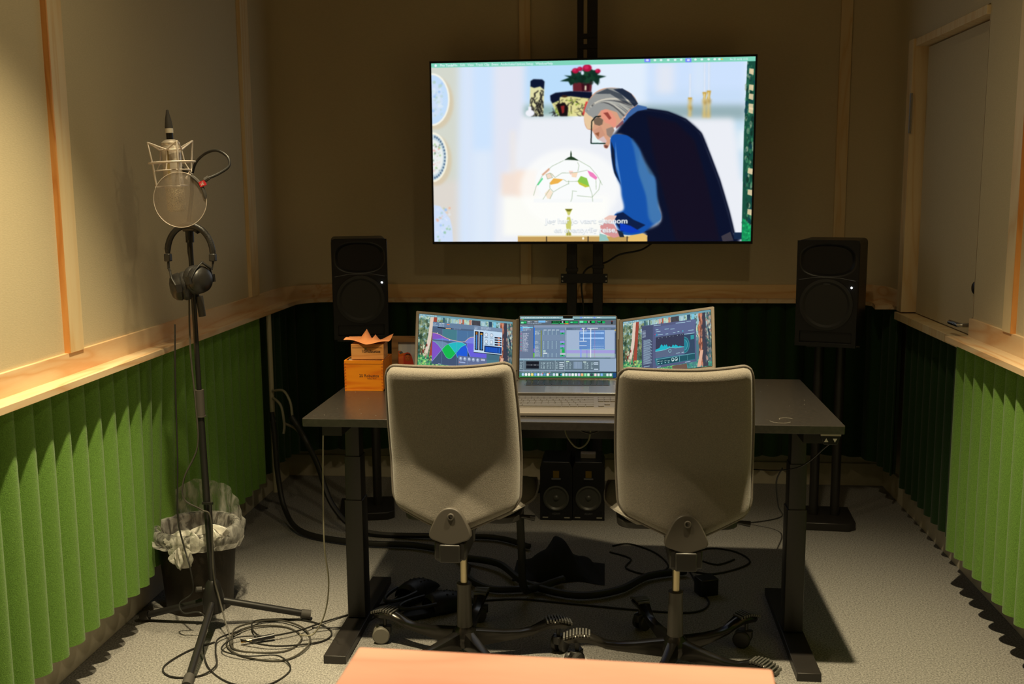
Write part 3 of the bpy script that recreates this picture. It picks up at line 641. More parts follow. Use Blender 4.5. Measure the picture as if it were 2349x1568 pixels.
for r_ in range(6):
    nk = 14 if r_ < 5 else 9; y = -.018-.0160*r_
    x = -LW/2+.032; tot = LW-.064
    ws = [1]*nk
    if r_ == 5: ws = [1, 1, 1, 1.2, 5, 1.2, 1, 1, 1]
    u = tot/sum(ws)
    for w_ in ws:
        kb = MB().prism(rrect(x+.0008, x+w_*u-.0008, y-.0142, y, .0015, 1), -.0007, .0004, MD)
        kb.build('key', M_key, lap, smooth=0); x += w_*u

def forest(p, W_, H_):
    """bright woodland wallpaper in the picture's own units"""
    p.rect(0, 0, W_, H_, (70, 110, 100)); rg = random.Random(2)
    p.rect(0, 0, W_, H_*.45, (150, 190, 200)); p.noise(0, 0, W_, H_*.5, 700, [(200, 220, 180), (90, 130, 110), (170, 205, 225), (60, 100, 90), (215, 225, 190)], W_*.004, W_*.016, 4, 1.6)
    p.noise(0, H_*.1, W_*.25, H_*.75, 320, [(60, 90, 60), (110, 130, 90), (150, 160, 120), (40, 66, 52)], W_*.005, W_*.018, 5, 1.4)
    p.rect(W_*.6, H_*.45, W_*.9, H_, (80, 130, 160), .6)
    for x0, x1, c in ((.25, .27, (50, 90, 110)), (.31, .32, (60, 90, 90)), (.42, .445, (220, 170, 160)), (.455, .475, (180, 90, 70)), (.53, .555, (200, 130, 110)), (.56, .65, (60, 56, 66)), (.74, .775, (40, 70, 100)), (.79, .82, (120, 200, 230))):
        p.rect(W_*x0, 0, W_*x1, H_*.5, c, .9)
    p.poly([(W_*.12, H_*.04), (W_*.155, H_*.04), (W_*.13, H_*.5), (W_*.085, H_*.82), (W_*.06, H_*.82), (W_*.10, H_*.4)], (224, 206, 190)); p.poly([(W_*.155, H_*.04), (W_*.19, H_*.04), (W_*.165, H_*.6), (W_*.155, H_*.84), (W_*.11, H_*.84), (W_*.135, H_*.5)], (160, 70, 56))
    p.noise(W_*.02, H_*.55, W_*.09, H_*.8, 60, [(120, 40, 36), (220, 220, 190), (90, 100, 60)], W_*.003, W_*.01, 8, 2)
    p.noise(0, H_*.76, W_*.62, H_*1.02, 900, [(40, 150, 100), (90, 190, 110), (150, 210, 110), (20, 100, 80), (190, 225, 140)], W_*.004, W_*.014, 6, .9)
    p.noise(W_*.6, H_*.85, W_, H_*1.02, 240, [(60, 150, 130), (110, 190, 150), (40, 110, 110)], W_*.004, W_*.014, 7)
    p.poly([(W_*.87, H_*.03), (W_*.94, H_*.03), (W_*.96, H_*.99), (W_*.90, H_*.99), (W_*.87, H_*.6)], (60, 60, 76)); p.noise(W_*.865, H_*.03, W_*.90, H_*.99, 130, [(190, 110, 80), (110, 66, 60), (220, 150, 120)], W_*.004, W_*.012, 9, 3)
    p.poly([(W_*.88, H_*.7), (W_*.91, H_*.7), (W_*.88, H_*.99), (W_*.84, H_*.99)], (226, 176, 150)); p.noise(W_*.94, H_*.03, W_, H_*.9, 140, [(40, 60, 80), (180, 150, 140), (80, 110, 120)], W_*.004, W_*.012, 10, 2)
    p.rect(0, 0, W_, H_*.035, (110, 160, 175)); p.scribble(W_*.01, H_*.005, W_*.3, H_*.03, (215, 232, 240), 1, 3)
    p.blur(1)
def laptop_picture():
    p = Pic(1180, 760, [(100, 105), (2172, 115), (2180, 1428), (92, 1428)], (104, 122, 146))
    R_, L_ = p.rect, p.line
    R_(80, 95, 2190, 160, (140, 178, 182)); p.scribble(120, 118, 980, 150, (226, 240, 244), 1, 2); p.scribble(1400, 118, 2150, 152, (226, 236, 250), 1, 4); R_(1400, 122, 1450, 152, (120, 150, 240)); R_(1690, 122, 1738, 152, (120, 150, 240))
    R_(80, 160, 2190, 188, (44, 84, 100)); R_(1000, 166, 1270, 184, (216, 236, 240)); 
    for i, c in enumerate(((230, 80, 60), (220, 200, 60), (70, 220, 90))): p.ell(118+26*i, 172, 10, 10, c)
    R_(80, 188, 2190, 296, (92, 104, 118)); L_([(80, 190), (2190, 192)], 3, (170, 160, 90)); L_([(80, 294), (2190, 296)], 3, (170, 160, 90))
    for x0, x1, c in ((110, 242, (10, 110, 60)), (785, 1160, (4, 20, 18)), (1185, 1360, (20, 70, 60)), (1390, 1730, (10, 40, 34)), (1775, 1940, (6, 40, 28))): R_(x0, 206, x1, 266, c)
    R_(120, 222, 180, 258, (140, 240, 190)); R_(190, 215, 235, 250, (40, 190, 100)); R_(500, 196, 655, 240, (120, 190, 245)); p.scribble(262, 206, 370, 240, (220, 230, 240), 1, 5); p.scribble(412, 206, 500, 240, (220, 230, 240), 1, 6); p.scribble(660, 206, 735, 240, (220, 230, 240), 1, 7); p.scribble(262, 252, 760, 276, (190, 215, 240), 1, 8)
    p.text(812, 230, '01:01:11:22', 44, (30, 230, 110), bold=1, dx=.8); R_(1010, 208, 1040, 250, (190, 200, 200)); R_(1080, 208, 1155, 250, (20, 190, 90)); R_(965, 256, 1060, 272, (30, 220, 110)); R_(1062, 256, 1080, 272, (240, 80, 60)); R_(1085, 256, 1155, 276, (230, 170, 60)); R_(790, 258, 940, 270, (60, 200, 120))
    R_(1195, 222, 1245, 250, (90, 230, 160)); R_(1255, 216, 1355, 256, (20, 170, 90)); R_(1392, 206, 1478, 248, (120, 240, 190)); R_(1485, 208, 1555, 250, (20, 200, 100)); R_(1570, 208, 1612, 250, (150, 160, 160)); R_(1650, 208, 1722, 250, (20, 200, 100)); R_(1782, 214, 1850, 240, (20, 200, 110)); R_(1880, 214, 1938, 256, (20, 190, 100)); R_(2070, 206, 2106, 280, (30, 34, 40)); R_(2080, 210, 2096, 224, (220, 60, 50))
    p.scribble(1390, 262, 1730, 282, (150, 190, 230), 1, 12, 1); p.scribble(1775, 262, 2040, 282, (170, 205, 235), 1, 13)
    R_(80, 296, 395, 1000, (106, 122, 150)); p.scribble(105, 300, 170, 312, (220, 240, 240), 1, 3); R_(105, 336, 380, 356, (110, 210, 240)); p.scribble(150, 312, 350, 425, (210, 232, 250), 6, 14); R_(110, 330, 165, 425, (90, 160, 230), .7); p.scribble(105, 432, 165, 452, (220, 240, 240), 1, 3)
    p.scribble(160, 466, 300, 865, (222, 226, 240), 22, 15); cl = [(220, 120, 200), (120, 160, 240), (90, 210, 200), (230, 120, 90), (220, 200, 90)]
    for i in range(22): p.ell(126, 476+18*i, 10, 6, cl[i*3 % 5])
    L_([(395, 300), (395, 1000)], 6, (40, 60, 80)); R_(410, 300, 2165, 350, (136, 152, 180)); R_(410, 350, 1110, 1000, (112, 136, 164)); R_(410, 510, 1110, 630, (120, 142, 170)); R_(400, 350, 422, 900, (30, 110, 225)); R_(396, 895, 418, 1000, (110, 210, 30)); R_(400, 805, 422, 880, (150, 120, 220)); R_(555, 410, 575, 980, (130, 140, 30))
    for y in (415, 640, 735, 820, 905): p.scribble(425, y, 550, y+(90 if y < 600 else 70), (216, 230, 236), 5, int(y), 1)
    for x in (620, 712, 800, 892):
        R_(x-25+20, 396, x+60, 408, (216, 230, 240))
        for y0, y1 in ((420, 515), (645, 810), (905, 990)):
            y = y0
            while y < y1: R_(x-6, y, x+8, y+9, (190, 222, 226)); y += 19
    R_(605, 838, 662, 885, (170, 200, 200)); R_(608, 895, 695, 918, (232, 240, 244))
    for y in (410, 640, 735): R_(975, y, 1070, y+44, (150, 150, 225))
    for y in (462, 685, 780, 945): p.poly([(975, y), (1072, y), (1060, y+40), (1040, y+26), (1010, y+26), (990, y+42)], (20, 200, 110)); R_(1008, y+4, 1040, y+20, (10, 50, 40))
    R_(1015, 820, 1072, 895, (20, 180, 80)); R_(975, 820, 1012, 895, (150, 170, 170)); R_(975, 900, 1095, 940, (190, 200, 210)); R_(1085, 350, 1098, 960, (200, 220, 226), .5)
    R_(1110, 350, 2165, 405, (92, 112, 136)); p.scribble(1240, 374, 2080, 392, (200, 216, 226), 1, 22, 1); R_(1110, 405, 2150, 1000, (164, 184, 212)); R_(1390, 412, 1935, 820, (96, 140, 200)); R_(1440, 358, 1505, 372, (226, 236, 246)); R_(1560, 358, 1790, 372, (226, 236, 246)); R_(1410, 362, 1440, 410, (110, 110, 230)); R_(1545, 362, 1560, 410, (120, 110, 230))
    rg = random.Random(4)
    for yc in (470, 582):
        R_(1408, yc-14, 1918, yc+14, (160, 200, 248))
        for x in range(1408, 1918, 6): h_ = rg.uniform(6, 24); R_(x, yc-h_, x+4, yc+h_, (164, 204, 250), .9)
    for y in (420, 640, 735): R_(1392, y, 1550, y+12, (226, 236, 246)); 
    for y in (664, 710, 755, 800): L_([(1560, y), (1925, y)], 3, (150, 190, 240))
    for x in range(1680, 1920, 22): R_(x, 748, x+12, 760, (190, 216, 246)); R_(x, 794, x+12, 806, (190, 216, 246))
    R_(1110, 822, 2150, 1000, (166, 184, 206)); R_(1110, 838, 2150, 900, (164, 158, 222)); L_([(1110, 832), (2150, 832)], 5, (110, 230, 190)); L_([(1110, 944), (2150, 944)], 6, (170, 240, 130)); R_(1408, 820, 1440, 1000, (140, 160, 240)); R_(1552, 840, 1560, 1000, (120, 100, 230)); R_(1718, 380, 1726, 1000, (190, 120, 170), .6); R_(1628, 380, 1644, 1000, (240, 246, 252)); R_(1474, 380, 1484, 640, (236, 242, 250))
    p.ell(2158, 408, 12, 12, (240, 200, 40)); R_(2150, 460, 2170, 920, (60, 76, 106)); R_(1110, 1000, 2060, 1018, (70, 100, 110))
    R_(80, 1018, 2190, 1300, (150, 172, 198)); R_(80, 1040, 1090, 1062, (130, 170, 190)); p.scribble(110, 1024, 1100, 1046, (216, 232, 240), 1, 31); R_(95, 1060, 1825, 1278, (96, 116, 130)); R_(240, 1082, 516, 1240, (8, 14, 26))
    for x in range(262, 516, 26): L_([(x, 1082), (x, 1240)], 2, (50, 60, 80))
    for y in range(1100, 1240, 22): L_([(240, y), (516, y)], 2, (50, 60, 80))
    L_([(240, 1162), (516, 1162)], 4, (226, 236, 240)); p.ell(350, 1162, 8, 6, (240, 244, 248)); p.ell(432, 1162, 11, 8, (240, 244, 248))
    for x in (188, 872, 1078): L_([(x, 1058), (x, 1276)], 5, (190, 214, 224))
    for x0, x1 in ((110, 170), (560, 596), (612, 664), (686, 740), (752, 792), (812, 840), (890, 940), (1105, 1165), (1180, 1228), (1500, 1540), (1550, 1600), (1640, 1700)): p.scribble(x0, 1096, x1, 1250, (196, 222, 228), 7, x0, 1, .85)
    for y, x1 in ((1100, 1060), (1140, 1040), (1175, 1062), (1218, 1040)): R_(960, y, x1, y+20, (206, 222, 232))
    R_(1265, 1088, 1450, 1240, (130, 152, 176)); L_([(1320, 1088), (1320, 1240)], 3, (190, 205, 220)); L_([(1385, 1088), (1385, 1240)], 3, (190, 205, 220)); R_(1105, 1076, 1172, 1096, (190, 224, 190)); R_(1475, 1086, 1540, 1104, (210, 230, 220))
    for y in (1100, 1130, 1240): R_(1705, y, 1796, y+20, (200, 218, 236))
    R_(80, 1296, 2190, 1330, (88, 108, 120)); p.scribble(140, 1302, 1070, 1322, (216, 230, 236), 1, 41, 1); R_(1080, 1308, 2190, 1326, (16, 40, 60)); R_(80, 1328, 2190, 1440, (74, 130, 120)); R_(80, 1392, 2190, 1440, (60, 140, 80)); R_(2110, 1328, 2190, 1430, (20, 70, 120))
    ic = [(170, 205, 240), (236, 240, 240), (240, 244, 240), (240, 214, 120), (120, 170, 240), (220, 226, 245), (180, 190, 220), (90, 140, 190), (240, 240, 236), (90, 120, 140), (200, 216, 240), (230, 240, 240), (20, 40, 50), (226, 230, 230), (200, 226, 240), (200, 190, 220), (236, 240, 244), (236, 240, 244), (200, 190, 240), (240, 170, 120), (140, 230, 170), (210, 240, 220), (50, 60, 80), (240, 210, 216), (210, 220, 236), (120, 170, 230), (210, 226, 230), (226, 236, 240)]
    for i, c in enumerate(ic):
        x = 170+i*67.5+(14 if i > 22 else 0)+(56 if i > 25 else 0); p.poly([(x-26+a_*52/40, 1338+b_*60/40) for a_, b_ in rrect(0, 40, 0, 40, 10, 2)], c); p.ell(x, 1370, 10, 12, tuple(min(255, q+30) for q in c), .8)
    p.ell(600, 1342, 12, 10, (240, 70, 60)); p.ell(742, 1342, 12, 10, (240, 70, 60)); p.rect(985, 1350, 1010, 1385, (70, 180, 220))
    p.blur(1, (0, 0, 1180, 90)); return p
def eq_picture():
    c4 = [(172, 178), (2142, 352), (2115, 1352), (128, 1300)]
    p = Pic(1060, 580, [(0, 0), (1000, 0), (1000, 560), (0, 560)]); forest(p, 1000, 560); p.H = homog(c4, [(0, 0), (1060, 0), (1060, 580), (0, 580)])
    P_, L_ = p.poly, p.line
    P_([(488, 345), (1370, 415), (1625, 480), (1625, 1272), (450, 1196)], (84, 108, 140)); P_([(486, 345), (1370, 415), (1370, 500), (480, 440)], (104, 130, 160)); P_([(476, 440), (1370, 510), (1600, 700), (1600, 1040), (452, 1196)], (78, 100, 130))
    P_([(700, 490), (1010, 512), (1005, 740), (700, 690)], (70, 126, 140)); P_([(1010, 512), (1370, 530), (1370, 660), (1200, 740), (1010, 740)], (76, 116, 160))
    P_([(476, 570), (560, 578), (640, 606), (760, 665), (850, 700), (470, 700)], (132, 88, 196)); P_([(470, 700), (1370, 770), (1370, 660), (1290, 660), (1240, 690), (1180, 740), (1080, 740), (900, 715), (700, 680)], (110, 140, 230), .8); P_([(1370, 650), (1280, 656), (1225, 700), (1180, 745), (1200, 770), (1370, 775)], (120, 130, 226))
    P_([(470, 728), (540, 760), (600, 810), (680, 905), (600, 985), (520, 1080), (452, 1150)], (128, 84, 200)); P_([(470, 728), (700, 740), (820, 780), (760, 810), (680, 905), (600, 810), (540, 760)], (112, 140, 176))
    P_([(1215, 775), (1370, 775), (1620, 960), (1618, 1050), (1285, 1030), (1225, 900)], (104, 96, 222)); P_([(1000, 940), (1090, 850), (1195, 790), (1222, 860), (1228, 960), (1225, 1030), (1040, 1020), (1022, 1060), (985, 985)], (28, 92, 220)); P_([(1240, 930), (1275, 1030), (1228, 1028)], (40, 60, 110))
    P_([(820, 790), (900, 760), (1000, 750), (1120, 758), (1195, 790), (1090, 850), (970, 970), (890, 870)], (36, 186, 196)); P_([(680, 905), (740, 835), (815, 790), (890, 870), (975, 965), (920, 1040), (880, 1072), (835, 1084), (780, 1060), (740, 1005)], (14, 186, 80))
    P_([(680, 910), (740, 1010), (780, 1064), (835, 1088), (884, 1076), (985, 985), (1035, 1090), (1035, 1220), (460, 1196), (452, 1155), (560, 1040)], (66, 84, 116)); P_([(1030, 1015), (1625, 1055), (1625, 1218), (1030, 1180)], (98, 112, 150))
    for q in ([(476, 570), (560, 578), (640, 606), (760, 665), (850, 700), (1000, 730), (1120, 744), (1180, 738), (1230, 690), (1290, 652), (1370, 646)],): L_(q, 9, (240, 190, 150))
    for x0, y0, x1, y1 in ((700, 490, 672, 1200), (1012, 512, 988, 1215), (1236, 540, 1218, 1240)): L_([(x0, y0), (x1, y1)], 5, (120, 170, 200), .7)
    for q, c in (([(470, 728), (540, 760), (600, 810), (680, 905), (740, 1010), (780, 1064), (835, 1086), (884, 1074), (985, 970), (1090, 850), (1200, 790)], (110, 230, 170)), ([(452, 1155), (560, 1040), (680, 905), (760, 820), (850, 775), (1000, 752), (1120, 758), (1195, 800), (1230, 900), (1285, 1030)], (150, 190, 240)), ([(820, 790), (890, 870), (985, 985), (1025, 1065)], (90, 220, 230))): L_(q, 6, c)
    for x in (1086, 1172, 1264, 1350, 1440): p.ell(x, 1075+(x-1086)*.06, 34, 38, (140, 158, 190)); p.ell(x-4, 1066+(x-1086)*.06, 18, 20, (200, 212, 232))
    P_([(1045, 1132), (1180, 1142), (1180, 1166), (1045, 1156)], (160, 180, 220)); P_([(1505, 1066), (1590, 1072), (1590, 1110), (1505, 1104)], (180, 190, 220)); p.ell(1516, 1080, 8, 8, (240, 200, 60)); p.ell(1056, 1146, 10, 8, (230, 120, 70)); p.ell(586, 572, 9, 9, (240, 245, 250)); p.ell(850, 710, 9, 9, (240, 245, 250))
    p.scribble(490, 372, 600, 430, (200, 218, 236), 3, 3); p.scribble(625, 372, 775, 444, (210, 226, 240), 3, 5, 1); P_([(793, 388), (850, 394), (850, 412), (793, 406)], (230, 120, 80)); P_([(570, 450), (905, 478), (880, 494), (600, 470)], (16, 24, 40)); P_([(765, 468), (880, 478), (876, 494), (765, 484)], (236, 180, 120)); p.scribble(940, 482, 1180, 500, (210, 225, 240), 1, 7); P_([(595, 1190), (660, 1194), (660, 1202), (595, 1198)], (210, 220, 235)); P_([(1240, 1240), (1300, 1244), (1300, 1252), (1240, 1248)], (210, 220, 235))
    P_([(1372, 415), (1942, 476), (1940, 548), (1370, 500)], (120, 142, 170)); p.scribble(1380, 445, 1460, 500, (205, 220, 236), 3, 9); p.scribble(1515, 455, 1735, 520, (205, 220, 236), 3, 11); P_([(1368, 500), (1940, 550), (1928, 978), (1358, 938)], (196, 222, 244))
    P_([(1384, 530), (1462, 536), (1455, 900), (1376, 894)], (16, 24, 44)); P_([(1484, 538), (1562, 545), (1555, 908), (1474, 902)], (16, 24, 44)); P_([(1410, 560), (1440, 562), (1434, 884), (1404, 880)], (60, 130, 200)); P_([(1505, 600), (1535, 602), (1530, 890), (1500, 888)], (60, 130, 200)); P_([(1404, 545), (1440, 548), (1438, 600), (1404, 598)], (170, 110, 40)); P_([(1500, 570), (1540, 574), (1538, 604), (1500, 600)], (220, 160, 50))
    for k in range(13): p.ell(1448, 620+k*20, 5, 5, (220, 80, 70)); p.ell(1392, 620+k*20, 5, 5, (210, 226, 240)); p.ell(1548, 630+k*20, 5, 5, (220, 226, 240))
    for x, y in ((1620, 598), (1726, 608), (1618, 730), (1722, 738)): p.ell(x, y, 34, 40, (150, 170, 190)); p.ell(x, y, 24, 28, (220, 232, 244)); P_([(x-36, y+48), (x+36, y+52), (x+36, y+60), (x-36, y+56)], (90, 110, 130))
    for y in (640, 684, 730, 776): P_([(1786, y), (1922, y+8), (1922, y+34), (1786, y+26)], (10, 16, 40)); P_([(1850, y+8), (1892, y+11), (1892, y+30), (1850, y+27)], (240, 130, 80))
    P_([(1578, 806), (1924, 834), (1920, 962), (1572, 934)], (14, 40, 90)); P_([(1600, 830), (1850, 850), (1848, 945), (1596, 925)], (24, 84, 190)); P_([(1862, 850), (1900, 853), (1896, 945), (1858, 942)], (30, 100, 200))
    for k in range(5): L_([(1640+45*k, 834), (1636+45*k, 926)], 2, (60, 120, 220))
    P_([(1620, 980), (1870, 998), (1860, 1090), (1622, 1080)], (70, 110, 130)); P_([(1358, 938), (1928, 978), (1928, 992), (1358, 950)], (20, 30, 50)); return p
def meter_picture():
    c4 = [(195, 438), (2165, 150), (2190, 1420), (203, 1470)]
    p = Pic(1060, 580, [(0, 0), (1000, 0), (1000, 560), (0, 560)]); forest(p, 1000, 560); p.H = homog(c4, [(0, 0), (1060, 0), (1060, 580), (0, 580)])
    P_, L_ = p.poly, p.line
    P_([(568, 520), (1790, 365), (1795, 1290), (570, 1412)], (84, 92, 130)); P_([(1300, 450), (1790, 375), (1790, 470), (1300, 520)], (96, 108, 150)); P_([(570, 530), (800, 500), (800, 1390), (572, 1412)], (70, 80, 112))
    for k in range(6): P_([(580, 620+24*k), (650, 612+24*k), (650, 620+24*k), (580, 628+24*k)], (190, 208, 226))
    for k in range(24): y = 805+20.5*k; w = 160+20*((k*7) % 3-1); P_([(600, y), (600+w, y-16), (600+w, y-8), (600, y+8)], (170, 200, 220))
    P_([(835, 540), (1760, 420), (1765, 1100), (870, 1190)], (92, 104, 146)); P_([(855, 745), (1500, 668), (1500, 1100), (858, 1165)], (84, 100, 130)); P_([(860, 755), (1500, 678), (1500, 965), (1230, 965), (1150, 970), (1050, 1010), (860, 1035)], (50, 56, 84))
    P_([(1500, 700), (1755, 668), (1760, 1110), (1510, 1140)], (44, 70, 100)); p.ell(1510, 925, 110, 165, (20, 110, 130)); p.ell(1510, 925, 66, 112, (20, 130, 150)); p.ring(1510, 925, 112, 168, 7, (90, 170, 180)); p.ring(1510, 925, 68, 112, 7, (110, 190, 200)); P_([(860, 755), (1500, 678), (1500, 965), (1230, 965), (1150, 970), (1050, 1010), (860, 1035)], (50, 56, 84)); P_([(858, 1040), (1060, 1012), (1180, 968), (1300, 985), (1500, 960), (1504, 1100), (858, 1165)], (88, 104, 134)); P_([(1656, 720), (1740, 712), (1740, 800), (1656, 812)], (40, 150, 160))
    P_([(852, 1030), (860, 1000), (940, 972), (975, 905), (1000, 902), (1025, 945), (1050, 900), (1070, 930), (1090, 898), (1110, 920), (1130, 960), (1150, 935), (1180, 950), (1210, 960), (1240, 905), (1270, 935), (1300, 912), (1330, 925), (1370, 955), (1400, 938), (1440, 950), (1498, 962), (1300, 978), (1180, 962), (1060, 1006), (860, 1040)], (22, 180, 200))
    L_([(852, 1040), (1060, 1012), (1180, 966), (1300, 985), (1500, 962)], 8, (130, 220, 226))
    P_([(835, 1180), (1760, 1105), (1765, 1250), (870, 1330)], (40, 110, 130)); P_([(890, 1215), (1380, 1165), (1380, 1275), (893, 1322)], (10, 70, 86)); P_([(1400, 1163), (1760, 1125), (1764, 1235), (1400, 1270)], (16, 84, 100)); L_([(870, 1205), (1760, 1112)], 5, (150, 210, 220)); L_([(1388, 1160), (1390, 1275)], 5, (150, 210, 220)); L_([(1575, 1150), (1578, 1255)], 4, (110, 180, 190)); L_([(885, 1180), (890, 1325)], 5, (150, 210, 220))
    for x, y in ((1236, 1225), (1315, 1218)): p.ring(x, y, 28, 36, 11, (190, 224, 226)); P_([(x-12, y+8), (x+20, y+4), (x+20, y+20), (x-12, y+24)], (230, 240, 240))
    for x in (900, 965, 1045, 1118): P_([(x, 1240), (x+50, 1234), (x+50, 1244), (x, 1250)], (190, 220, 224)); P_([(x+8, 1285-.09*(x-900)), (x+40, 1281-.09*(x-900)), (x+40, 1296-.09*(x-900)), (x+8, 1300-.09*(x-900))], (150, 220, 224))
    for x, y, w in ((1055, 580, 95), (1185, 580, 95), (820, 505, 150), (1310, 452, 220), (1560, 415, 105), (905, 695, 110), (1345, 635, 45), (1075, 680, 60), (1240, 655, 60), (1600, 610, 130), (1500, 690, 250), (610, 1330, 120), (1310, 1090, 90), (1440, 1078, 60), (890, 1360, 80), (1520, 1290, 130), (860, 590, 60), (875, 630, 90)): P_([(x, y), (x+w, y-.1*w), (x+w, y-.1*w+13), (x, y+13)], (170, 208, 224), .9)
    p.ell(880, 700, 20, 22, (40, 140, 180)); p.ell(1472, 626, 14, 14, (60, 190, 210)); p.ell(846, 690, 10, 10, (220, 50, 90)); p.ring(1172, 1035, 30, 34, 8, (150, 220, 220))
    for x in (925, 1000, 1095, 1172, 1245, 1345, 1420, 1465): p.ell(x, 768-(x-925)*.12, 8, 6, (170, 190, 200))
    P_([(1220, 1355), (1560, 1325), (1580, 1460), (1230, 1470)], (110, 86, 76)); return p

M_s1 = screen_mat('laptop_display', laptop_picture(), .95)
M_s2 = screen_mat('equaliser_display', eq_picture(), .95)
M_s3 = screen_mat('meter_display', meter_picture(), .95)
def ptL(M, x, y, z): return tuple(M @ Vector((x, y, z)))
sx, y0, y1 = LW/2-.0048, .0055, LHt-.0048
screen_quad('display', ptL(ML, -sx, y1, .0007), ptL(ML, sx, y1, .0007), ptL(ML, sx, y0, .0007), ptL(ML, -sx, y0, .0007), M_s1, lap)
ext = thing('screen_extender', 'pair of extra screens clipped to either side of the laptop lid', 'monitor')
M_gun = mat('warm_grey_aluminium', (.40, .35, .30), .5, .15)
b = MB().prism(rrect(-LW/2-.012, LW/2+.012, -.004, LHt-.012, .004, 2), -.016, -.0055, ML); b.build('rear_plate', M_gun, ext, bevel=.001)
WS, HS = .358, .2085
for s, ph, m in ((-1, PHL, M_s2), (1, PHR, M_s3)):
    hp = HC+Ux*(s*.178); A = Ux*s*math.cos(ph)+NL*math.sin(ph); xx = A*s; nn = xx.cross(UPL)
    Ms = frame(hp, xx, UPL, nn)      # local x to the right, screen spans s*WS
    xa, xb = (0, WS) if s > 0 else (-WS, 0)
    pn = MB().prism(rrect(xa, xb, -.002, HS, .002, 2), -.008, 0, Ms).build('side_screen', M_gun, ext, bevel=.0007)
    xi0, xi1 = (xa+.0155, xb-.009) if s > 0 else (xa+.009, xb-.0155)
    MB().prism(rrect(xi0-.0012, xi1+.0012, .0113, HS-.0083, .001, 1), 0, .0004, Ms).build('bezel', M_bez, pn)
    xi0, xi1 = (xa+.0155, xb-.009) if s > 0 else (xa+.009, xb-.0155)
    screen_quad('display', ptL(Ms, xi0, HS-.0095, .0006), ptL(Ms, xi1, HS-.0095, .0006), ptL(Ms, xi1, .0125, .0006), ptL(Ms, xi0, .0125, .0006), m, pn)
    b = MB().tube([ML @ Vector((s*.1765, .03, -.004)), ML @ Vector((s*.1765, .14, -.004))], .0035, 8); b.build('hinge', M_alulid, ext)
    MB().box(s*.171-.006, s*.171+.008, -.004, HS, -.014, -.004, ML).build('sliding_rail', M_alulid, ext)

# full-size keyboard and its palm rest in front of the laptop
kbd = thing('computer_keyboard', 'slim grey full-size computer keyboard in front of the laptop', 'keyboard', (-.1, 3.135, .766), .02)
M_kb = mat('keyboard_grey_tray', (.13, .115, .10), .5, .3); M_kc = mat('keycap_grey', (.10, .088, .075), .5)
MB().prism(rrect(-.235, .235, -.073, .078, .006, 3), .003, .012, Matrix.Rotation(.03, 4, 'X')).build('tray', M_kb, kbd, bevel=.001)
kr = 0; nkeys = 0
for r_ in range(6):
    y = .066-.0222*r_
    cols = [(-.228, .064, [1]*15 if r_ in (0, 1) else [[1.5]+[1]*12+[1.5], [1.8]+[1]*11+[2.2], [1.3]+[1]*10+[2.7]][r_-2] if r_ < 5 else [1.3, 1.2, 1.2, 6, 1.2, 1.2, 1.2, 1.3]),
            (.076, .132, [1, 1, 1] if r_ in (0, 1, 2, 5) else ([1.0] if r_ == 4 else [])), (.144, .228, [1]*4 if r_ != 4 else [1]*4)]
    for x0, x1, ws in cols:
        if not ws: continue
        if ws == [1.0] and x0 > 0: x0, x1 = .095, .113
        u = (x1-x0)/sum(ws); x = x0
        for w_ in ws:
            if nkeys < 108:
                MB().prism(rrect(x+.001, x+w_*u-.001, y-.019, y, .002, 1), .0115, .0145, Matrix.Rotation(.03, 4, 'X')).build('key', M_kc, kbd, smooth=0); nkeys += 1
            x += w_*u
rest = MB().prism(rrect(-.30, .26, -.036, .036, .006, 3), 0, .011, Matrix.Translation((-.08, 3.014, .766)) @ Matrix.Rotation(.02, 4, 'Z')).build('palm_rest', mat('palm_rest_beige_grey', (.15, .13, .112), .6, var=.05, vscale=200), bevel=.002)
tag(rest, 'light beige-grey palm rest along the front of the grey keyboard', 'palm rest')

# ---------------------------------------------------------------- cigar boxes, paper, photo frame
M_box = wood('cigar_box_orange', srgb(232, 140, 20), srgb(214, 112, 10), 'X', 14, .5)
M_box2 = wood('cigar_box_tan', srgb(222, 158, 92), srgb(206, 138, 72), 'X', 14, .6)
M_joint = mat('joint_dark_orange', srgb(196, 100, 16), .6)
M_ink = mat('stamped_ink', (.06, .03, .015), .8)
def openbox(name, m, w, d, h, th, parent, notch=True, x0=0):
    b = MB()
    b.box(-w/2, w/2, -d/2, -d/2+th, 0, h); b.box(-w/2, w/2, d/2-th, d/2, 0, h); b.box(-w/2, -w/2+th, -d/2+th, d/2-th, 0, h); b.box(w/2-th, w/2, -d/2+th, d/2-th, 0, h); b.box(-w/2, w/2, -d/2, d/2, 0, th)
    return b.build(name, m, parent, bevel=.0006)
def letter(s, w, parent, M, m, name='lettering', bold=.0):
    v, f = text_mesh(s, 1, bold=bold); k = w/(max(a[0] for a in v)-min(a[0] for a in v))
    b = MB().add([(a[0]*k, a[1]*k, 0) for a in v], f, M); return b.build(name, m, parent, smooth=0, weld=False)
cb = thing('cigar_box', 'large orange wooden cigar box marked 25 Robustos on the left of the desk', 'box', (-.803, 3.405, DH), 0)
w, dep, h = .131, .145, .103
openbox('body', M_box, w, dep, h, .005, cb)
for sgn in (-1, 1):
    b = MB()
    for k in range(9): b.box(sgn*(w/2+.0003)-.006 if sgn > 0 else -w/2-.0003, w/2+.0003 if sgn > 0 else -w/2+.006, -dep/2-.0003, -dep/2+.001, .006+k*.0105, .0112+k*.0105)
    b.build('finger_joint', M_joint, cb, smooth=0)
b = MB().box(-w/2+.004, w/2-.002, -dep/2-.0004, -dep/2, h-.0115, h-.011); b.build('lid_seam', M_ink, cb, smooth=0)
MT = frame((.018, -dep/2-.0006, .052), Vector((1, 0, 0)), Vector((0, 0, 1)), Vector((0, -1, 0)))
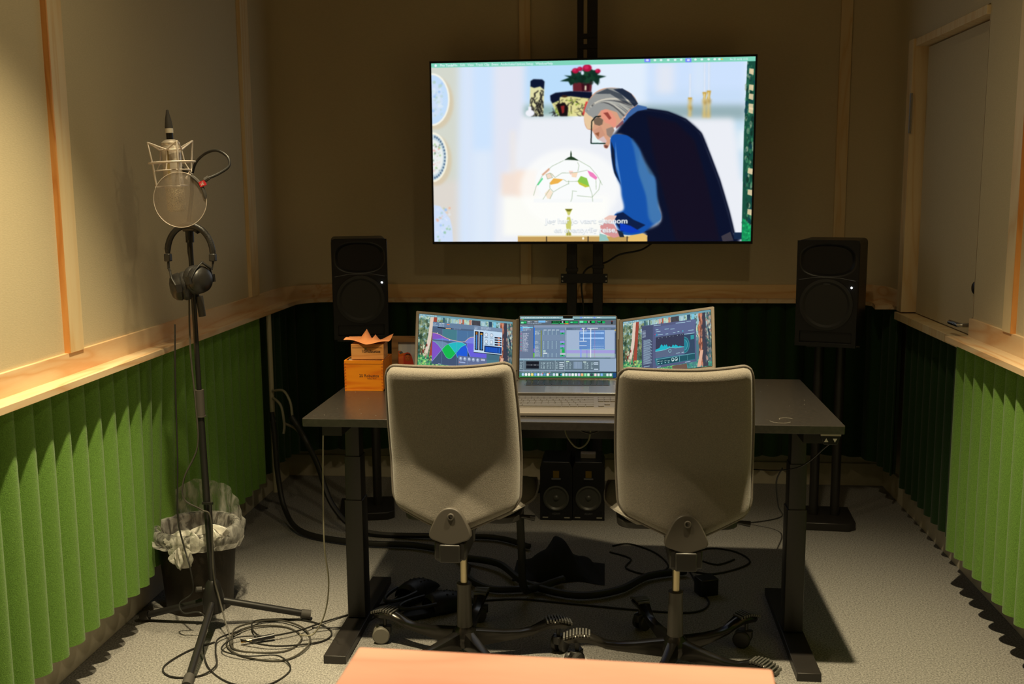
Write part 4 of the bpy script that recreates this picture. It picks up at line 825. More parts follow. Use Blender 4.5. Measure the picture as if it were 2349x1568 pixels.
letter('25 Robustos', .066, cb, MT, M_ink); letter('Habana, Nr. 8', .030, cb, frame((.027, -dep/2-.0006, .0425), Vector((1, 0, 0)), Vector((0, 0, 1)), Vector((0, -1, 0))), M_ink, 'small_lettering')
b = MB()
for k in range(3): b.box(-.055, .052, -.05+k*.012, -.0495+k*.012, .01, h+.002+.001*k, Matrix.Rotation(-.06*k, 4, 'X'))
b = b.build('paper_card', mat('card_white', srgb(230, 220, 195), .8), None, smooth=0); b.location = (-.803, 3.405, DH); tag(b, 'white cards sticking out of the large orange cigar box', 'cards')
c2 = thing('cigar_box', 'small tan cigar box marked 10 Robustos standing on the large orange box', 'box', (-.793, 3.385, DH+h+.0015), .05)
w2, d2, h2 = .109, .085, .052
MB().box(-w2/2, w2/2, -d2/2, d2/2, 0, h2).build('body', M_box2, c2, bevel=.0012)
MB().box(-w2/2+.004, w2/2-.006, -d2/2-.0005, -d2/2, h2-.0125, h2-.0115).build('lid_seam', M_ink, c2, smooth=0)
b = MB().lathe([(.004, 0), (.004, .001)], 12, Matrix.Translation((-.006, -d2/2, h2-.014)) @ Matrix.Rotation(PI/2, 4, 'X')); b.build('clasp', mat('brass', (.7, .5, .2), .3, 1), c2)
letter('10Robustos', .059, c2, frame((.013, -d2/2-.0006, .028), Vector((1, 0, 0)), Vector((0, 0, 1)), Vector((0, -1, 0))), M_ink, bold=.02)
# crumpled orange paper lying on top
def pap(u, v):
    x = (u-.5)*.150; y = (v-.5)*.10
    z = .004+.012*abs(u-.5)*2*(1 if u < .5 else .4)+.030*max(0, 1-abs(u-.40)/.13)*max(0, v-.35)/.65+.018*max(0, 1-abs(u-.60)/.09)*max(0, v-.45)/.55+.003*math.sin(9*u+5*v)+.010*max(0, u-.75)*4*v
    return (x, y+.005*math.sin(u*8), z)
b = MB().grid(pap, 41, 13); pp = b.build('paper_sheet', mat('orange_paper', srgb(245, 160, 100), .8, var=.04, vscale=60), None, smooth=20)
pp.location = (-.795, 3.385, DH+h+h2+.001); pp.rotation_euler = (0, 0, .04)
md = pp.modifiers.new('solid', 'SOLIDIFY'); md.thickness = .0006
tag(pp, 'crumpled orange paper with raised peaks on top of the small cigar box', 'paper')

fr = thing('photo_frame', 'brown wooden photo frame with a portrait behind the left side screen', 'picture frame', (-.655, 3.535, DH+.001), 0)
MF = Matrix.Rotation(-.13, 4, 'X'); fw, fh, bd = .19, .155, .022
b = MB()
for x0, x1, z0, z1 in ((-fw/2, fw/2, 0, bd), (-fw/2, fw/2, fh-bd, fh), (-fw/2, -fw/2+bd, bd, fh-bd), (fw/2-bd, fw/2, bd, fh-bd)): b.box(x0, x1, -.008, .008, z0, z1, MF)
b.build('moulding', wood('frame_brown', srgb(150, 112, 70), srgb(120, 84, 50), 'X', 12), fr, bevel=.001)
MB().box(-fw/2+.004, fw/2-.004, .006, .010, .004, fh-.004, MF).build('backing', M_blk, fr)
MB().prism([(-.03, 0), (.03, 0), (.012, .13), (-.012, .13)], 0, .003, frame((0, .062, 0), Vector((1, 0, 0)), Vector((0, -.42, .9)).normalized(), Vector((0, .9, .42)).normalized())).build('easel_back', M_blk, fr)
def portrait():
    p = Pic(400, 300, [(1345, 300), (2560, 300), (2560, 1216), (1345, 1216)], (196, 196, 200)); p.rect(1600, 300, 1720, 700, (182, 186, 196)); p.rect(1345, 300, 1450, 560, (205, 203, 200)); p.blur(6)
    p.poly([(1340, 560), (1400, 545), (1520, 640), (1540, 800), (1520, 1216), (1340, 1216)], (240, 118, 70)); p.poly([(1360, 590), (1450, 560), (1485, 612), (1400, 650)], (90, 96, 100)); p.poly([(1345, 660), (1500, 620), (1600, 600), (1540, 690), (1350, 730)], (226, 110, 30))
    p.poly([(1500, 680), (1560, 610), (1620, 592), (1690, 620), (1735, 690), (1750, 740), (1800, 900), (1820, 1216), (1480, 1216), (1500, 900)], (214, 70, 56)); p.ell(1625, 740, 92, 118, (186, 92, 50)); p.ell(1610, 760, 60, 84, (210, 112, 60)); p.poly([(1520, 690), (1600, 630), (1690, 640), (1715, 700), (1640, 660), (1560, 680)], (60, 36, 34))
    p.ell(1580, 738, 12, 6, (50, 24, 20)); p.ell(1655, 738, 12, 6, (50, 24, 20)); p.ell(1612, 780, 10, 8, (170, 76, 46)); p.rect(1588, 812, 1648, 820, (150, 40, 34)); p.blur(2); return p
mp, t, bs = _nt('portrait_print'); im = t.nodes.new('ShaderNodeTexImage'); im.image = portrait().image('portrait_print'); t.links.new(im.outputs[0], bs.inputs['Base Color']); bs.inputs['Roughness'].default_value = .4
screen_quad('photograph', ptL(MF, -fw/2+bd, -.002, fh-bd), ptL(MF, fw/2-bd, -.002, fh-bd), ptL(MF, fw/2-bd, -.002, bd), ptL(MF, -fw/2+bd, -.002, bd), mp, fr)

# ---------------------------------------------------------------- foreground table
M_tbl = wood('table_warm_pine', srgb(240, 178, 156), srgb(230, 160, 138), 'X', 5, .45)
tb = thing('table', 'warm orange-brown wooden table at the bottom edge of the picture', 'table', (-.085, 1.10, 0), -.045)
MB().prism(rrect(-.3165, .3165, -.38, .395, .004, 2), .695, .72).build('tabletop', M_tbl, tb, bevel=.002)
for sx in (-.27, .27):
    for sy in (-.33, .34): MB().box(sx-.02, sx+.02, sy-.02, sy+.02, 0, .695).build('leg', M_metal_blk, tb, bevel=.002)

# ---------------------------------------------------------------- office chairs seen from behind
M_wool = mat('chair_wool_grey_brown', (.225, .203, .175), .95, var=.22, vscale=520, bump=.7, bscale=620, sheen=.25, spec=.1)
M_pipe = mat('chair_piping', (.15, .13, .112), .9, var=.2, vscale=500, bump=.5, bscale=600)
M_shell = mat('chair_shell_grey_plastic', (.075, .066, .056), .45)
M_mech = mat('chair_mechanism_black', (.02, .018, .016), .4)
M_chrome = mat('chair_gas_lift_steel', (.55, .47, .30), .3, 1)
M_base = mat('chair_base_dark_polished', (.035, .032, .028), .22, .7)
M_pad = mat('chair_ribbed_pad', (.16, .155, .14), .4, .5)
M_wheel = mat('caster_grey_plastic', (.20, .185, .155), .45)
M_wheelb = mat('caster_black_plastic', (.03, .028, .026), .4)
def back_y(z, u):
    """rear face of the backrest: overhangs at the top, flows outwards near the bottom"""
    t = (z-.5)/.47
    return -.300-.075*max(0, t-.42)**1.3*1.5-.055*max(0, .42-t)**1.4*2.2+.035*u*u
def chair(name_label, x, y, rz, arm0, top_l, top_r, dx_top, dx_bot, dx_br, group):
    brx = dx_br
    c = thing('office_chair', name_label, 'chair', (x, y, 0), rz, group)
    # outline of the back in local x, z
    hw_t, hw_m, hw_b = .170, .176, .174
    def outline(v):     # half width at height fraction v (0 bottom, 1 top)
        return hw_b+(hw_t-hw_b)*v+.006*math.sin(PI*v)
    NU, NV = 33, 37
    def surf(u, v, off):
        uu = 2*u-1; a = abs(uu)
        zb = .512+.066*a; zt = .972+(top_l if uu < 0 else top_r)*a*a
        # rounded corners
        vv = v
        w_ = outline(vv)
        e = max(0, a-.86)/.14
        zb2 = zb+.014*e*e; zt2 = zt-.012*e*e
        z = zb2+(zt2-zb2)*vv
        cr = 1-.035*max(0, (vv-.93)/.07)**2-.035*max(0, (.06-vv)/.06)**2
        xx = uu*w_*cr+dx_top*vv+dx_bot*(1-vv)
        edge = min((1-a)*w_, (zt2-z), (z-zb2)); r_ = .030 if off < 0 else .020
        k = 1 if edge > r_ else math.sqrt(max(0, 1-((r_-edge)/r_)**2))
        return (xx, back_y(z, uu)+off*(k if off < 0 else k)*1.0, z)
    b = MB()
    b.grid(lambda u, v: surf(u, v, -.030), NU, NV); b.grid(lambda u, v: surf(u, v, .026), NU, NV, flip=True)
    bk = b.build('backrest', M_wool, c, smooth=60)
    pts = []
    N_ = 40
    for k in range(N_): pts.append(surf(k/N_, 1, 0))
    for k in range(N_): pts.append(surf(1, 1-k/N_, 0))
    for k in range(N_): pts.append(surf(1-k/N_, 0, 0))
    for k in range(N_): pts.append(surf(0, k/N_, 0))
    MB().tube(pts, .0048, 8, closed=True).build('piping', M_pipe, bk, smooth=60)
    # bracket at the foot of the back
    Mb = frame((brx, -.372, .500), Vector((1, 0, 0)), Vector((0, .12, 1)).normalized(), Vector((0, -1, .12)).normalized())
    sh = [tuple(q)[:2] for q in crom([(-.056, .022, 0), (-.04, .066, 0), (-.022, .09, 0), (0, .097, 0), (.022, .09, 0), (.04, .066, 0), (.056, .022, 0), (.030, .006, 0), (0, -.002, 0), (-.030, .006, 0)], 4, True)]
    br = MB().prism(sh, -.024, .003, Mb).build('back_bracket', M_shell, c, bevel=.003, seg=3)
    b = MB().lathe([(.0095, -.002), (.0095, .0025), (.0075, .0038), (.006, .0036)], 20, frame(Mb @ Vector((.003, .074, .003)), Mb.col[0].to_3d(), Mb.col[1].to_3d(), Mb.col[2].to_3d()))
    b.build('bolt_ring', M_shell, br)
    MB().lathe([(.0065, 0), (.0065, .0036)], 16, frame(Mb @ Vector((.003, .074, .003)), Mb.col[0].to_3d(), Mb.col[1].to_3d(), Mb.col[2].to_3d())).build('bolt_hole', M_bez, br)
    b = MB().prism(rrect(-.036, .036, -.25, .05, .01, 3), .405, .470); b.box(brx-.042, brx+.042, -.37, -.20, .455, .505); b.box(brx-.028, brx+.028, -.378, -.3, .45, .50)
    b.build('tilt_mechanism', M_mech, c, bevel=.004)
    # seat
    def seat(u, v):
        a, q = 2*u-1, 2*v-1
        return (.212*a*(1-.42*max(0, -q)**1.7-.06*max(0, q)**3), .095+.205*q, .024)
    b = MB()
    def top(u, v):
        x_, y_, dz_ = seat(u, v); a, q = abs(2*u-1), abs(2*v-1); e = max(a, q)
        return (x_, y_, .520+dz_-.030*max(0, (e-.72)/.28)**2.2-.012*(q if v > .5 else 0)-.020)
    def bot(u, v):
        x_, y_, dz_ = seat(u, v); return (x_*.985, y_*.985, .448+dz_+.028*max(0, (max(abs(2*u-1), abs(2*v-1))-.8)/.2)**2)
    b.grid(top, 21, 21); b.grid(bot, 21, 21, flip=True)
    e0 = [(0, k/20) for k in range(21)]
    for A_ in (lambda k: (k/20, 0), lambda k: (k/20, 1), lambda k: (0, k/20), lambda k: (1, k/20)):
        v_ = []; 
        for k in range(21): v_ += [top(*A_(k)), bot(*A_(k))]
        b.add(v_, [(2*k, 2*k+1, 2*k+3, 2*k+2) for k in range(20)])
    b.build('seat', M_wool, c, smooth=50)
    MB().prism(rrect(-.175, .175, -.05, .27, .05, 4), .452, .474).build('seat_shell', M_mech, c, bevel=.004)
    b = MB().tube([(.06, .02, .46), (.18, .02, .455), (.215, .02, .45)], [.006, .006, .009], 10); b.build('height_lever', M_mech, c)
    # gas lift
    MB().lathe([(.0115, .24), (.0115, .41)], 20).build('gas_lift', M_chrome, c)
    b = MB().lathe([(.026, .085), (.0235, .12), (.021, .236), (.0225, .239), (.0225, .247), (.014, .250)], 24); b.build('column_sleeve', M_shell, c)
    # five-star base
    b = MB().lathe([(.001, .052), (.036, .052), (.043, .07), (.038, .094), (.027, .108), (.024, .112), (.001, .112)], 24).build('base_hub', M_base, c)
    for i in range(5):
        a = math.radians(arm0+72*i)
        Ma = Matrix.Rotation(a, 4, 'Z')
        prof = [(.028, .046, .100, .020), (.07, .050, .094, .0185), (.12, .055, .087, .0165), (.17, .060, .084, .0155), (.205, .066, .088, .0165), (.235, .078, .101, .019), (.262, .086, .112, .023), (.29, .086, .1135, .025), (.318, .082, .103, .021), (.331, .084, .094, .012)]
        v = []
        for r_, z0, z1, hw in prof:
            v += [(r_, hw*s1, zz) for s1, zz in ((-.75, z0), (.75, z0), (1, (z0+z1)/2), (.72, z1-.002), (0, z1), (-.72, z1-.002), (-1, (z0+z1)/2))]
        f = [tuple(range(6, -1, -1)), tuple(7*(len(prof)-1)+k for k in range(7))]
        for j in range(len(prof)-1):
            for k in range(7): f.append((7*j+k, 7*j+(k+1) % 7, 7*j+7+(k+1) % 7, 7*j+7+k))
        arm = MB().add(v, f, Ma).build('base_arm', M_base, c, smooth=50)
        b = MB()
        for k in range(9):
            r_ = .252+.0095*k; zt = .1105 if k < 1 else (.1135 if k < 4 else .1135-.0024*(k-4)*(1+(k-4)*.12)); hw = .019+.004*math.sin(PI*(k+.5)/9)
            b.box(r_, r_+.0055, -hw, hw, zt-.006, zt+.0022, Ma)
        b.build('ribbed_pad', M_pad, arm, bevel=.0008)
        ca = a+[.5, 2.2, -1.1, .9, 1.7][i]
        Mc = Matrix.Translation((.292*math.cos(a), .292*math.sin(a), 0)) @ Matrix.Rotation(ca, 4, 'Z')
        ct = MB().lathe([(.006, .05), (.006, .086)], 12, Mc)
        b2 = ct.prism(rrect(-.02, .022, -.012, .012, .006, 3), .032, .056, Mc)
        cas = ct.build('caster', M_wheelb, c, bevel=.002)
        for sgn in (-1, 1):
            MB().lathe([(.001, 0), (.018, 0), (.0262, .003), (.0275, .008), (.0275, .015), (.024, .018), (.001, .018)], 24, Mc @ Matrix.Translation((.012, sgn*.004, .0276)) @ Matrix.Rotation(-sgn*PI/2, 4, 'X')).build('wheel', M_wheel if (i == 0) else M_wheelb, cas)
    return c
chair('grey-brown upholstered office chair on the left, in front of the cigar boxes', -.425, 2.975, math.radians(-1.5), 160, -.002, .012, .022, .030, .026, None)
chair('grey-brown upholstered office chair on the right, in front of the right side screen', .210, 2.955, math.radians(1), -36, .0, .010, -.014, -.006, -.008, None)

# ---------------------------------------------------------------- television column
M_colm = mat('column_black', (.008, .008, .009), .45)
tc_ = thing('tv_floor_stand', 'tall black twin-pole television stand with cross plate behind the desk', 'tv stand', (-.10, 4.76, 0))
for x0 in (-.082, .037):
    MB().prism(rrect(x0, x0+.047, -.024, .024, .006, 3), .03, 1.72).build('pole', M_colm, tc_)
b = MB()
for x0, x1 in ((-.036, -.008), (.008, .054)): b.box(x0, x1, -.018, .012, 1.60, 2.66)
for z in (1.78, 2.04, 2.085, 2.35, 2.395, 2.6): b.box(-.036, .054, -.020, .012, z, z+.02)
b.build('slotted_extension', M_colm, tc_, bevel=.001)
pl = MB().box(-.108, .105, -.034, -.024, 1.0, 1.042).build('cross_plate', M_colm, tc_, bevel=.001)
for x in (-.10, .098):
    for z in (1.011, 1.031): MB().lathe([(.0045, 0), (.004, .003), (.001, .0035)], 10, Matrix.Translation((x, -.034, z)) @ Matrix.Rotation(PI/2, 4, 'X')).build('bolt', M_steel, pl)
for x0, z in ((-.086, 1.052), (.033, 1.066)): MB().box(x0, x0+.056, -.030, .028, z, z+.014).build('clamp_collar', M_colm, tc_, bevel=.001)
b = MB().box(-.35, .35, -.02, .02, 0, .03); b.box(-.35, -.31, -.22, .10, 0, .03); b.box(.31, .35, -.22, .10, 0, .03); b.build('base', M_colm, tc_, bevel=.003)
MB().box(-.20, .20, -.045, -.02, 1.35, 1.40).box(-.20, .20, -.045, -.02, 1.70, 1.75).build('tv_bracket', M_colm, tc_)
b = MB().tube(crom([(.22, -.09+4.76, 1.20), (.16, 4.76, 1.15), (.06, 4.80, 1.125), (0, 4.81, 1.09), (-.09+.0, 4.80, 1.06), (-.115, 4.79, .99), (-.105, 4.79, .85), (-.10, 4.79, .5), (-.12, 4.80, .02)], 8), .0045, 8)
tag(b.build('power_cable', M_blk), 'black power cable sagging from the television behind its stand', 'cable')

# ---------------------------------------------------------------- large studio monitors on stands
M_spk = mat('speaker_black_satin', (.007, .007, .008), .38, var=.1, vscale=200)
M_cone = mat('speaker_cone_dark', (.02, .02, .02), .6)
M_led = mat('led_white', (.85, .95, 1), .3, emit=14)
M_grey = mat('logo_grey', (.12, .12, .13), .4)
def big_speaker(label, x, y, z, rz, w=.245, h=.425, dp=.27):
    s = thing('studio_monitor', label, 'speaker', (x, y, z), rz)
    b = MB(); b.prism(rrect(-w/2, w/2, 0, h, .018, 5), .012, dp, frame((0, 0, 0), Vector((1, 0, 0)), Vector((0, 0, 1)), Vector((0, 1, 0)))); b.build('cabinet', M_spk, s, bevel=.004)
    hw, z0, z1 = w/2-.012, h*.665, h-.016
    def horn(u, v):
        a, q = 2*u-1, 2*v-1; X = a*(w/2-.002); Z = (z0-.012)+(h-.002-z0+.012)*v
        rx, rz_ = abs(a)*w/2/hw, abs(Z-(z0+z1)/2)/((z1-z0)/2); k = max(rx, rz_)
        r_ = min(1., (abs(rx)**2.6+abs(rz_)**2.6)**(1/2.6)); dep = .055*max(0, 1-r_)**.75
        return (X, -.0+dep, Z)
    b = MB().grid(horn, 41, 33); b.build('horn', M_spk, s, smooth=60)
    b = MB().ball((0, .052, (z0+z1)/2), .013, 8, (1, .5, 1)); b.build('tweeter', mat('tweeter_grey', (.18, .18, .18), .35), s)
    # lower baffle with port slot
    fr_ = frame((0, 0, 0), Vector((1, 0, 0)), Vector((0, 0, 1)), Vector((0, -1, 0)))
    lw = MB().prism([(-w/2+.002, .062), (w/2-.002, .062), (w/2-.002, z0-.012), (.04, z0-.012), (-.04, z0-.012), (-w/2+.002, z0-.012)], -.014, 0, fr_); lw.box(-w/2+.002, w/2-.002, .0, .014, .0, .016); lw.box(-w/2+.002, -w/2+.02, 0, .014, .014, .064); lw.box(w/2-.02, w/2-.002, 0, .014, .014, .064)
    lw.build('baffle', M_spk, s, bevel=.001)
    zc = .062+(z0-.074)/2+.004; R_ = min(w/2-.016, (z0-.074)/2-.002)
    b = MB().lathe([(R_, 0), (R_, .004), (R_-.012, .006), (R_-.02, .001), (R_-.05, -.018), (.026, -.024), (.024, -.016), (.001, -.010)], 40, Matrix.Translation((0, -.0005, zc)) @ Matrix.Rotation(PI/2, 4, 'X')); b.build('woofer', M_cone, s, smooth=40)
    b = MB().tube([(-hw, -.001, z0-.016), (-.05, -.001, z0-.006), (.05, -.001, z0-.006), (hw, -.001, z0-.016)], .0012, 6); b.build('trim_line', M_grey, s)
    b = MB().prism(rrect(-.014, .014, z0-.032, z0-.012, .002, 2), 0, .002, fr_); b.build('badge', M_grey, s)
    b = MB().ball((w/2-.026, -.001, z0-.043), .0036, 6); b.build('power_led', M_led, s)
    return s
big_speaker('black studio monitor on the left, above the cigar boxes', -1.040, 4.30, .797, math.radians(15), .235, .428)
big_speaker('black studio monitor on the right, standing on a twin-pillar stand', .885, 4.26, .783, math.radians(-20), .245, .432)
def spk_stand(label, x, y, h, rz):
    s = thing('speaker_stand', label, 'speaker stand', (x, y, 0), rz)
    MB().prism([(-.12, -.10), (-.09, -.125), (.09, -.125), (.12, -.10), (.12, .12), (-.12, .12)], 0, .034).build('base_plate', M_metal_blk, s, bevel=.003)
    for sx_ in (-.042, .046): MB().lathe([(.0195, .034), (.0195, h-.008)], 24, Matrix.Translation((sx_, .0, 0))).build('pillar', M_metal_blk, s)
    MB().box(-.105, .105, -.10, .10, h-.008, h-.0005).build('top_plate', M_metal_blk, s, bevel=.001)
    return s
spk_stand('black twin-pillar speaker stand standing right of the desk', .935, 4.40, .783, math.radians(-4))
spk_stand('black twin-pillar speaker stand hidden in the dark behind the left desk leg', -1.06, 4.40, .797, math.radians(12))

# ---------------------------------------------------------------- pair of small nearfield monitors on the floor
M_gold = mat('ribbon_tweeter_gold', (.30, .19, .03), .4, .8)
M_cone2 = mat('cone_grey', (.055, .055, .05), .4)
def small_speaker(label, x, y, rz=0, w=.140, h=.262, dp=.20):
    s = thing('desktop_monitor', label, 'speaker', (x, y, 0), rz)
    F = frame((0, 0, 0), Vector((1, 0, 0)), Vector((0, 0, 1)), Vector((0, -1, 0)))
    MB().prism([(-w/2, 0), (w/2, 0), (w/2, h-.03), (w/2-.012, h), (-w/2+.012, h), (-w/2, h-.03)], -dp, 0, F).build('cabinet', M_spk, s, bevel=.003)
    MB().lathe([(.056, 0), (.056, .004), (.050, .006), (.046, .003), (.030, -.009), (.017, -.013), (.016, -.004), (.010, .004), (.001, .007)], 32, Matrix.Translation((0, -.0005, .100)) @ Matrix.Rotation(PI/2, 4, 'X')).build('woofer', M_cone2, s, smooth=50)
    MB().box(-.013, .013, -.004, -.0005, .192, .222).build('tweeter', M_gold, s)
    MB().box(-.02, .02, -.006, -.001, .184, .190).build('tweeter_lip', M_grey, s)
    for sg in (-1, 1):
        MB().prism(rrect(sg*.047-.013, sg*.047+.013, .018, .040, .005, 3), 0, .0008, F).build('bass_port', M_bez, s)
        MB().prism(rrect(sg*.047-.012, sg*.047+.012, .011, .0155, .001, 1), 0, .0012, F).build('port_lip', mat('lip_grey', (.35, .33, .28), .5), s)
    letter('ADAM', .034, s, frame((0, -.001, .030), Vector((1, 0, 0)), Vector((0, 0, 1)), Vector((0, -1, 0))), M_grey)
    return s
small_speaker('small black monitor with gold tweeter on the floor, left one under the desk', -.212, 4.34)
small_speaker('small black monitor with gold tweeter on the floor, right one under the desk', -.072, 4.345)
b = MB().prism(rrect(-.033, .033, -.02, .02, .004, 2), 0, .022); o = b.build('adapter', mat('adapter_grey', (.16, .14, .13), .6), None, bevel=.002); o.location = (-.075, 4.42, .2625); tag(o, 'small grey power adapter lying on top of the right floor monitor', 'adapter')

# ---------------------------------------------------------------- microphone stand
M_stand = mat('stand_black', (.016, .015, .014), .38)
M_rub = mat('rubber_grey', (.06, .055, .05), .7)
ms = thing('microphone_stand', 'black tripod microphone stand at the left with headphones and a microphone', 'microphone stand', (-1.285, 3.15, 0))
def L(*p): return [tuple(p)]
MB().lathe([(.030, .055), (.036, .06), (.034, .11), (.022, .155), (.0135, .165)], 20).build('tripod_hub', M_stand, ms)
for ex, ey in ((-.265, .03), (.30, .085), (.085, -.44)):
    l = math.hypot(ex, ey)
    lg = MB().tube([(ex*.08, ey*.08, .092), (ex*.93, ey*.93, .022)], .0115, 12).build('leg', M_stand, ms)
    MB().tube([(ex*.90, ey*.90, .0235), (ex, ey, .0165)], .0155, 14).build('rubber_foot', M_rub, lg)
MB().tube([(-.035, -.01, .135), (-.05, -.02, .137)], .009, 10).tube([(-.03, -.01, .135), (0, 0, .135)], .004, 8).build('clamp_knob', M_rub, ms)
MB().tube([(0, 0, .15), (-.012, 0, .74)], .0115, 14).build('lower_tube', M_stand, ms)
MB().tube([(-.0105, 0, .715), (-.0112, 0, .80)], [.0145, .0145], 14).tube([(-.0105, 0, .712), (-.0105, 0, .716)], .0165, 14).build('height_clutch', M_shell, ms)
MB().tube([(-.0115, 0, .78), (-.016, 0, 1.285)], .008, 12).build('upper_tube', M_stand, ms)
b = MB().tube([(-.016, 0, 1.27), (-.016, 0, 1.325)], .013, 12); b.tube([(-.03, -.012, 1.315), (.012, -.012, 1.315)], .011, 12); b.tube([(.012, -.012, 1.315), (.022, -.014, 1.308)], .014, 8); b.build('boom_joint', M_stand, ms)
MB().tube([(-.014, -.015, 1.32), (-.020, .0, 1.24), (-.004, .012, 1.08), (.002, .014, 1.06)], [.006, .006, .007, .007], 10).build('boom_tail', M_stand, ms)
MB().tube([(.000, .012, 1.10), (.006, .014, 1.035)], .0115, 10).build('boom_grip', M_rub, ms)
MB().tube([(-.014, -.012, 1.325), (-.010, .02, 1.42), (-.012, .03, 1.475), (-.03, .0, 1.50)], .006, 10).build('boom_arm', M_stand, ms)
MB().box(-.016, .02, -.018, -.01, .425, .432).tube([(.012, -.016, .425), (.010, -.016, .30)], .006, 8).build('cable_clip', M_stand, ms)

# ---------------------------------------------------------------- condenser microphone, shock mount, pop filter
M_nick = mat('nickel_satin', (.78, .70, .60), .35, .55)
M_wire = mat('shock_mount_wire', (.85, .76, .68), .4, .2)
mm, t, bs = _nt('microphone_grille'); bs.inputs['Base Color'].default_value = (.72, .62, .42, 1); bs.inputs['Metallic'].default_value = .4; bs.inputs['Roughness'].default_value = .3
tcn = t.nodes.new('ShaderNodeTexCoord'); vo = t.nodes.new('ShaderNodeTexVoronoi'); vo.inputs['Scale'].default_value = 380; t.links.new(tcn.outputs['Object'], vo.inputs[0])
cr_ = t.nodes.new('ShaderNodeValToRGB'); cr_.color_ramp.elements[0].position = .25; cr_.color_ramp.elements[0].color = (.05, .04, .03, 1); cr_.color_ramp.elements[1].position = .45; cr_.color_ramp.elements[1].color = (.8, .68, .46, 1)
t.links.new(vo.outputs['Distance'], cr_.inputs[0]); t.links.new(cr_.outputs[0], bs.inputs['Base Color'])
bp = t.nodes.new('ShaderNodeBump'); bp.inputs['Distance'].default_value = .002; t.links.new(vo.outputs['Distance'], bp.inputs['Height']); t.links.new(bp.outputs[0], bs.inputs['Normal'])
MX, MY = -1.338, 3.15
mic = thing('condenser_microphone', 'silver studio microphone hanging upside down with a grey cable plug on top', 'microphone', (MX, MY, 1.365)); mic.rotation_euler = (0, math.radians(-2.5), 0)
# z runs upward from the grille end
MB().lathe([(.001, 0), (.022, .001), (.0285, .008), (.0285, .075)], 32).build('grille', mm, mic, smooth=50)
MB().lathe([(.0295, .075), (.0295, .200), (.0275, .204), (.0285, .206), (.0285, .212), (.022, .218), (.014, .222), (.001, .222)], 32).tube([(.0288, 0, .02), (.0288, 0, .20)], .001, 4).build('body', M_nick, mic, smooth=40)
MB().box(-.004, .004, -.0305, -.029, .10, .19).build('front_seam', M_chrome, mic)
pg = MB().lathe([(.0105, .220), (.0105, .242)], 16).build('plug', M_blk, mic); 
MB().lathe([(.0122, .242), (.0122, .256)], 16).build('tape_ring', mat('tape_white', (.75, .7, .6), .6), pg)
MB().lathe([(.0118, .256), (.0118, .262), (.009, .285), (.0055, .300), (.0035, .312), (.001, .313)], 16).build('strain_relief', M_rub, pg)
sm = thing('shock_mount', 'pale metal wire cage with a ring that cradles the microphone', 'shock mount', (MX, MY, 1.365)); sm.rotation_euler = (0, math.radians(-2.5), 0)
MB().tube([(.069*math.cos(k*PI/20), .069*math.sin(k*PI/20), .152) for k in range(40)], .0032, 8, closed=True).build('ring', M_wire, sm, smooth=60)
MB().tube([(.052*math.cos(k*PI/18), .052*math.sin(k*PI/18), .128) for k in range(36)], .0022, 8, closed=True).build('inner_ring', M_wire, sm, smooth=60)
MB().tube([(.034*math.cos(k*PI/16), .034*math.sin(k*PI/16), .190) for k in range(32)], .0022, 8, closed=True).build('upper_ring', M_wire, sm, smooth=60)
for i, a in enumerate((-128, -52, 52, 128)):
    a = math.radians(a); e = Vector((math.cos(a), math.sin(a), 0)); n_ = math.radians(a)
    top_ = e*.076+Vector((0, 0, .218 if i in (2, 3) else .213)); mid = e*.066+Vector((0, 0, .15)); low = e*.060+Vector((0, 0, .082))
    nb = [Vector((0, -.034, .190)), Vector((.034, 0, .190)), Vector((0, .034, .190)), Vector((-.034, 0, .190))]
    p1, p2 = ((nb[3], nb[0]), (nb[0], nb[1]), (nb[1], nb[2]), (nb[2], nb[3]))[i]
    MB().tube([p1, top_, mid, low], .003, 8).tube([top_, p2], .003, 8).build('cage_wire', M_wire, sm, smooth=60)
for a in (-90, 0, 90, 180):
    ca, sa = math.cos(math.radians(a)), math.sin(math.radians(a)); MB().tube([(.034*ca, .034*sa, .190), (.040*ca, .040*sa, .150), (.052*ca, .052*sa, .128)], .0018, 6).build('elastic_cord', M_wire, sm)
q = [Vector((math.cos(math.radians(a)), math.sin(math.radians(a)), 0))*.062+Vector((0, 0, .080)) for a in (-128, -52, 52, 128)]
MB().tube([q[3], q[0], q[1], q[2]], .003, 8).build('lower_bar', M_wire, sm, smooth=60)
MB().tube([(.050, .035, .13), (.048, .01, .118), (.04, .0, .10)], .004, 8).build('swivel_arm', M_wire, sm)
pf = thing('pop_filter', 'round metal mesh pop filter on a black gooseneck below the microphone', 'pop filter', (-1.288, 3.06, 1.403))
m_, t, bs = _nt('pop_filter_mesh')
bs.inputs['Base Color'].default_value = (.45, .40, .37, 1); bs.inputs['Metallic'].default_value = .6; bs.inputs['Roughness'].default_value = .4
tr = t.nodes.new('ShaderNodeBsdfTransparent'); mxs = t.nodes.new('ShaderNodeMixShader'); tcn = t.nodes.new('ShaderNodeTexCoord'); vo = t.nodes.new('ShaderNodeTexVoronoi'); vo.inputs['Scale'].default_value = 1100
t.links.new(tcn.outputs['Object'], vo.inputs[0]); mr = t.nodes.new('ShaderNodeMapRange'); mr.inputs[1].default_value = .1; mr.inputs[2].default_value = .55; mr.inputs[3].default_value = .12; mr.inputs[4].default_value = .42
t.links.new(vo.outputs['Distance'], mr.inputs[0]); t.links.new(mr.outputs[0], mxs.inputs[0]); t.links.new(tr.outputs[0], mxs.inputs[1]); t.links.new(bs.outputs[0], mxs.inputs[2]); t.links.new(mxs.outputs[0], t.nodes['Material Output'].inputs[0])
Mp = Matrix.Rotation(PI/2, 4, 'X')
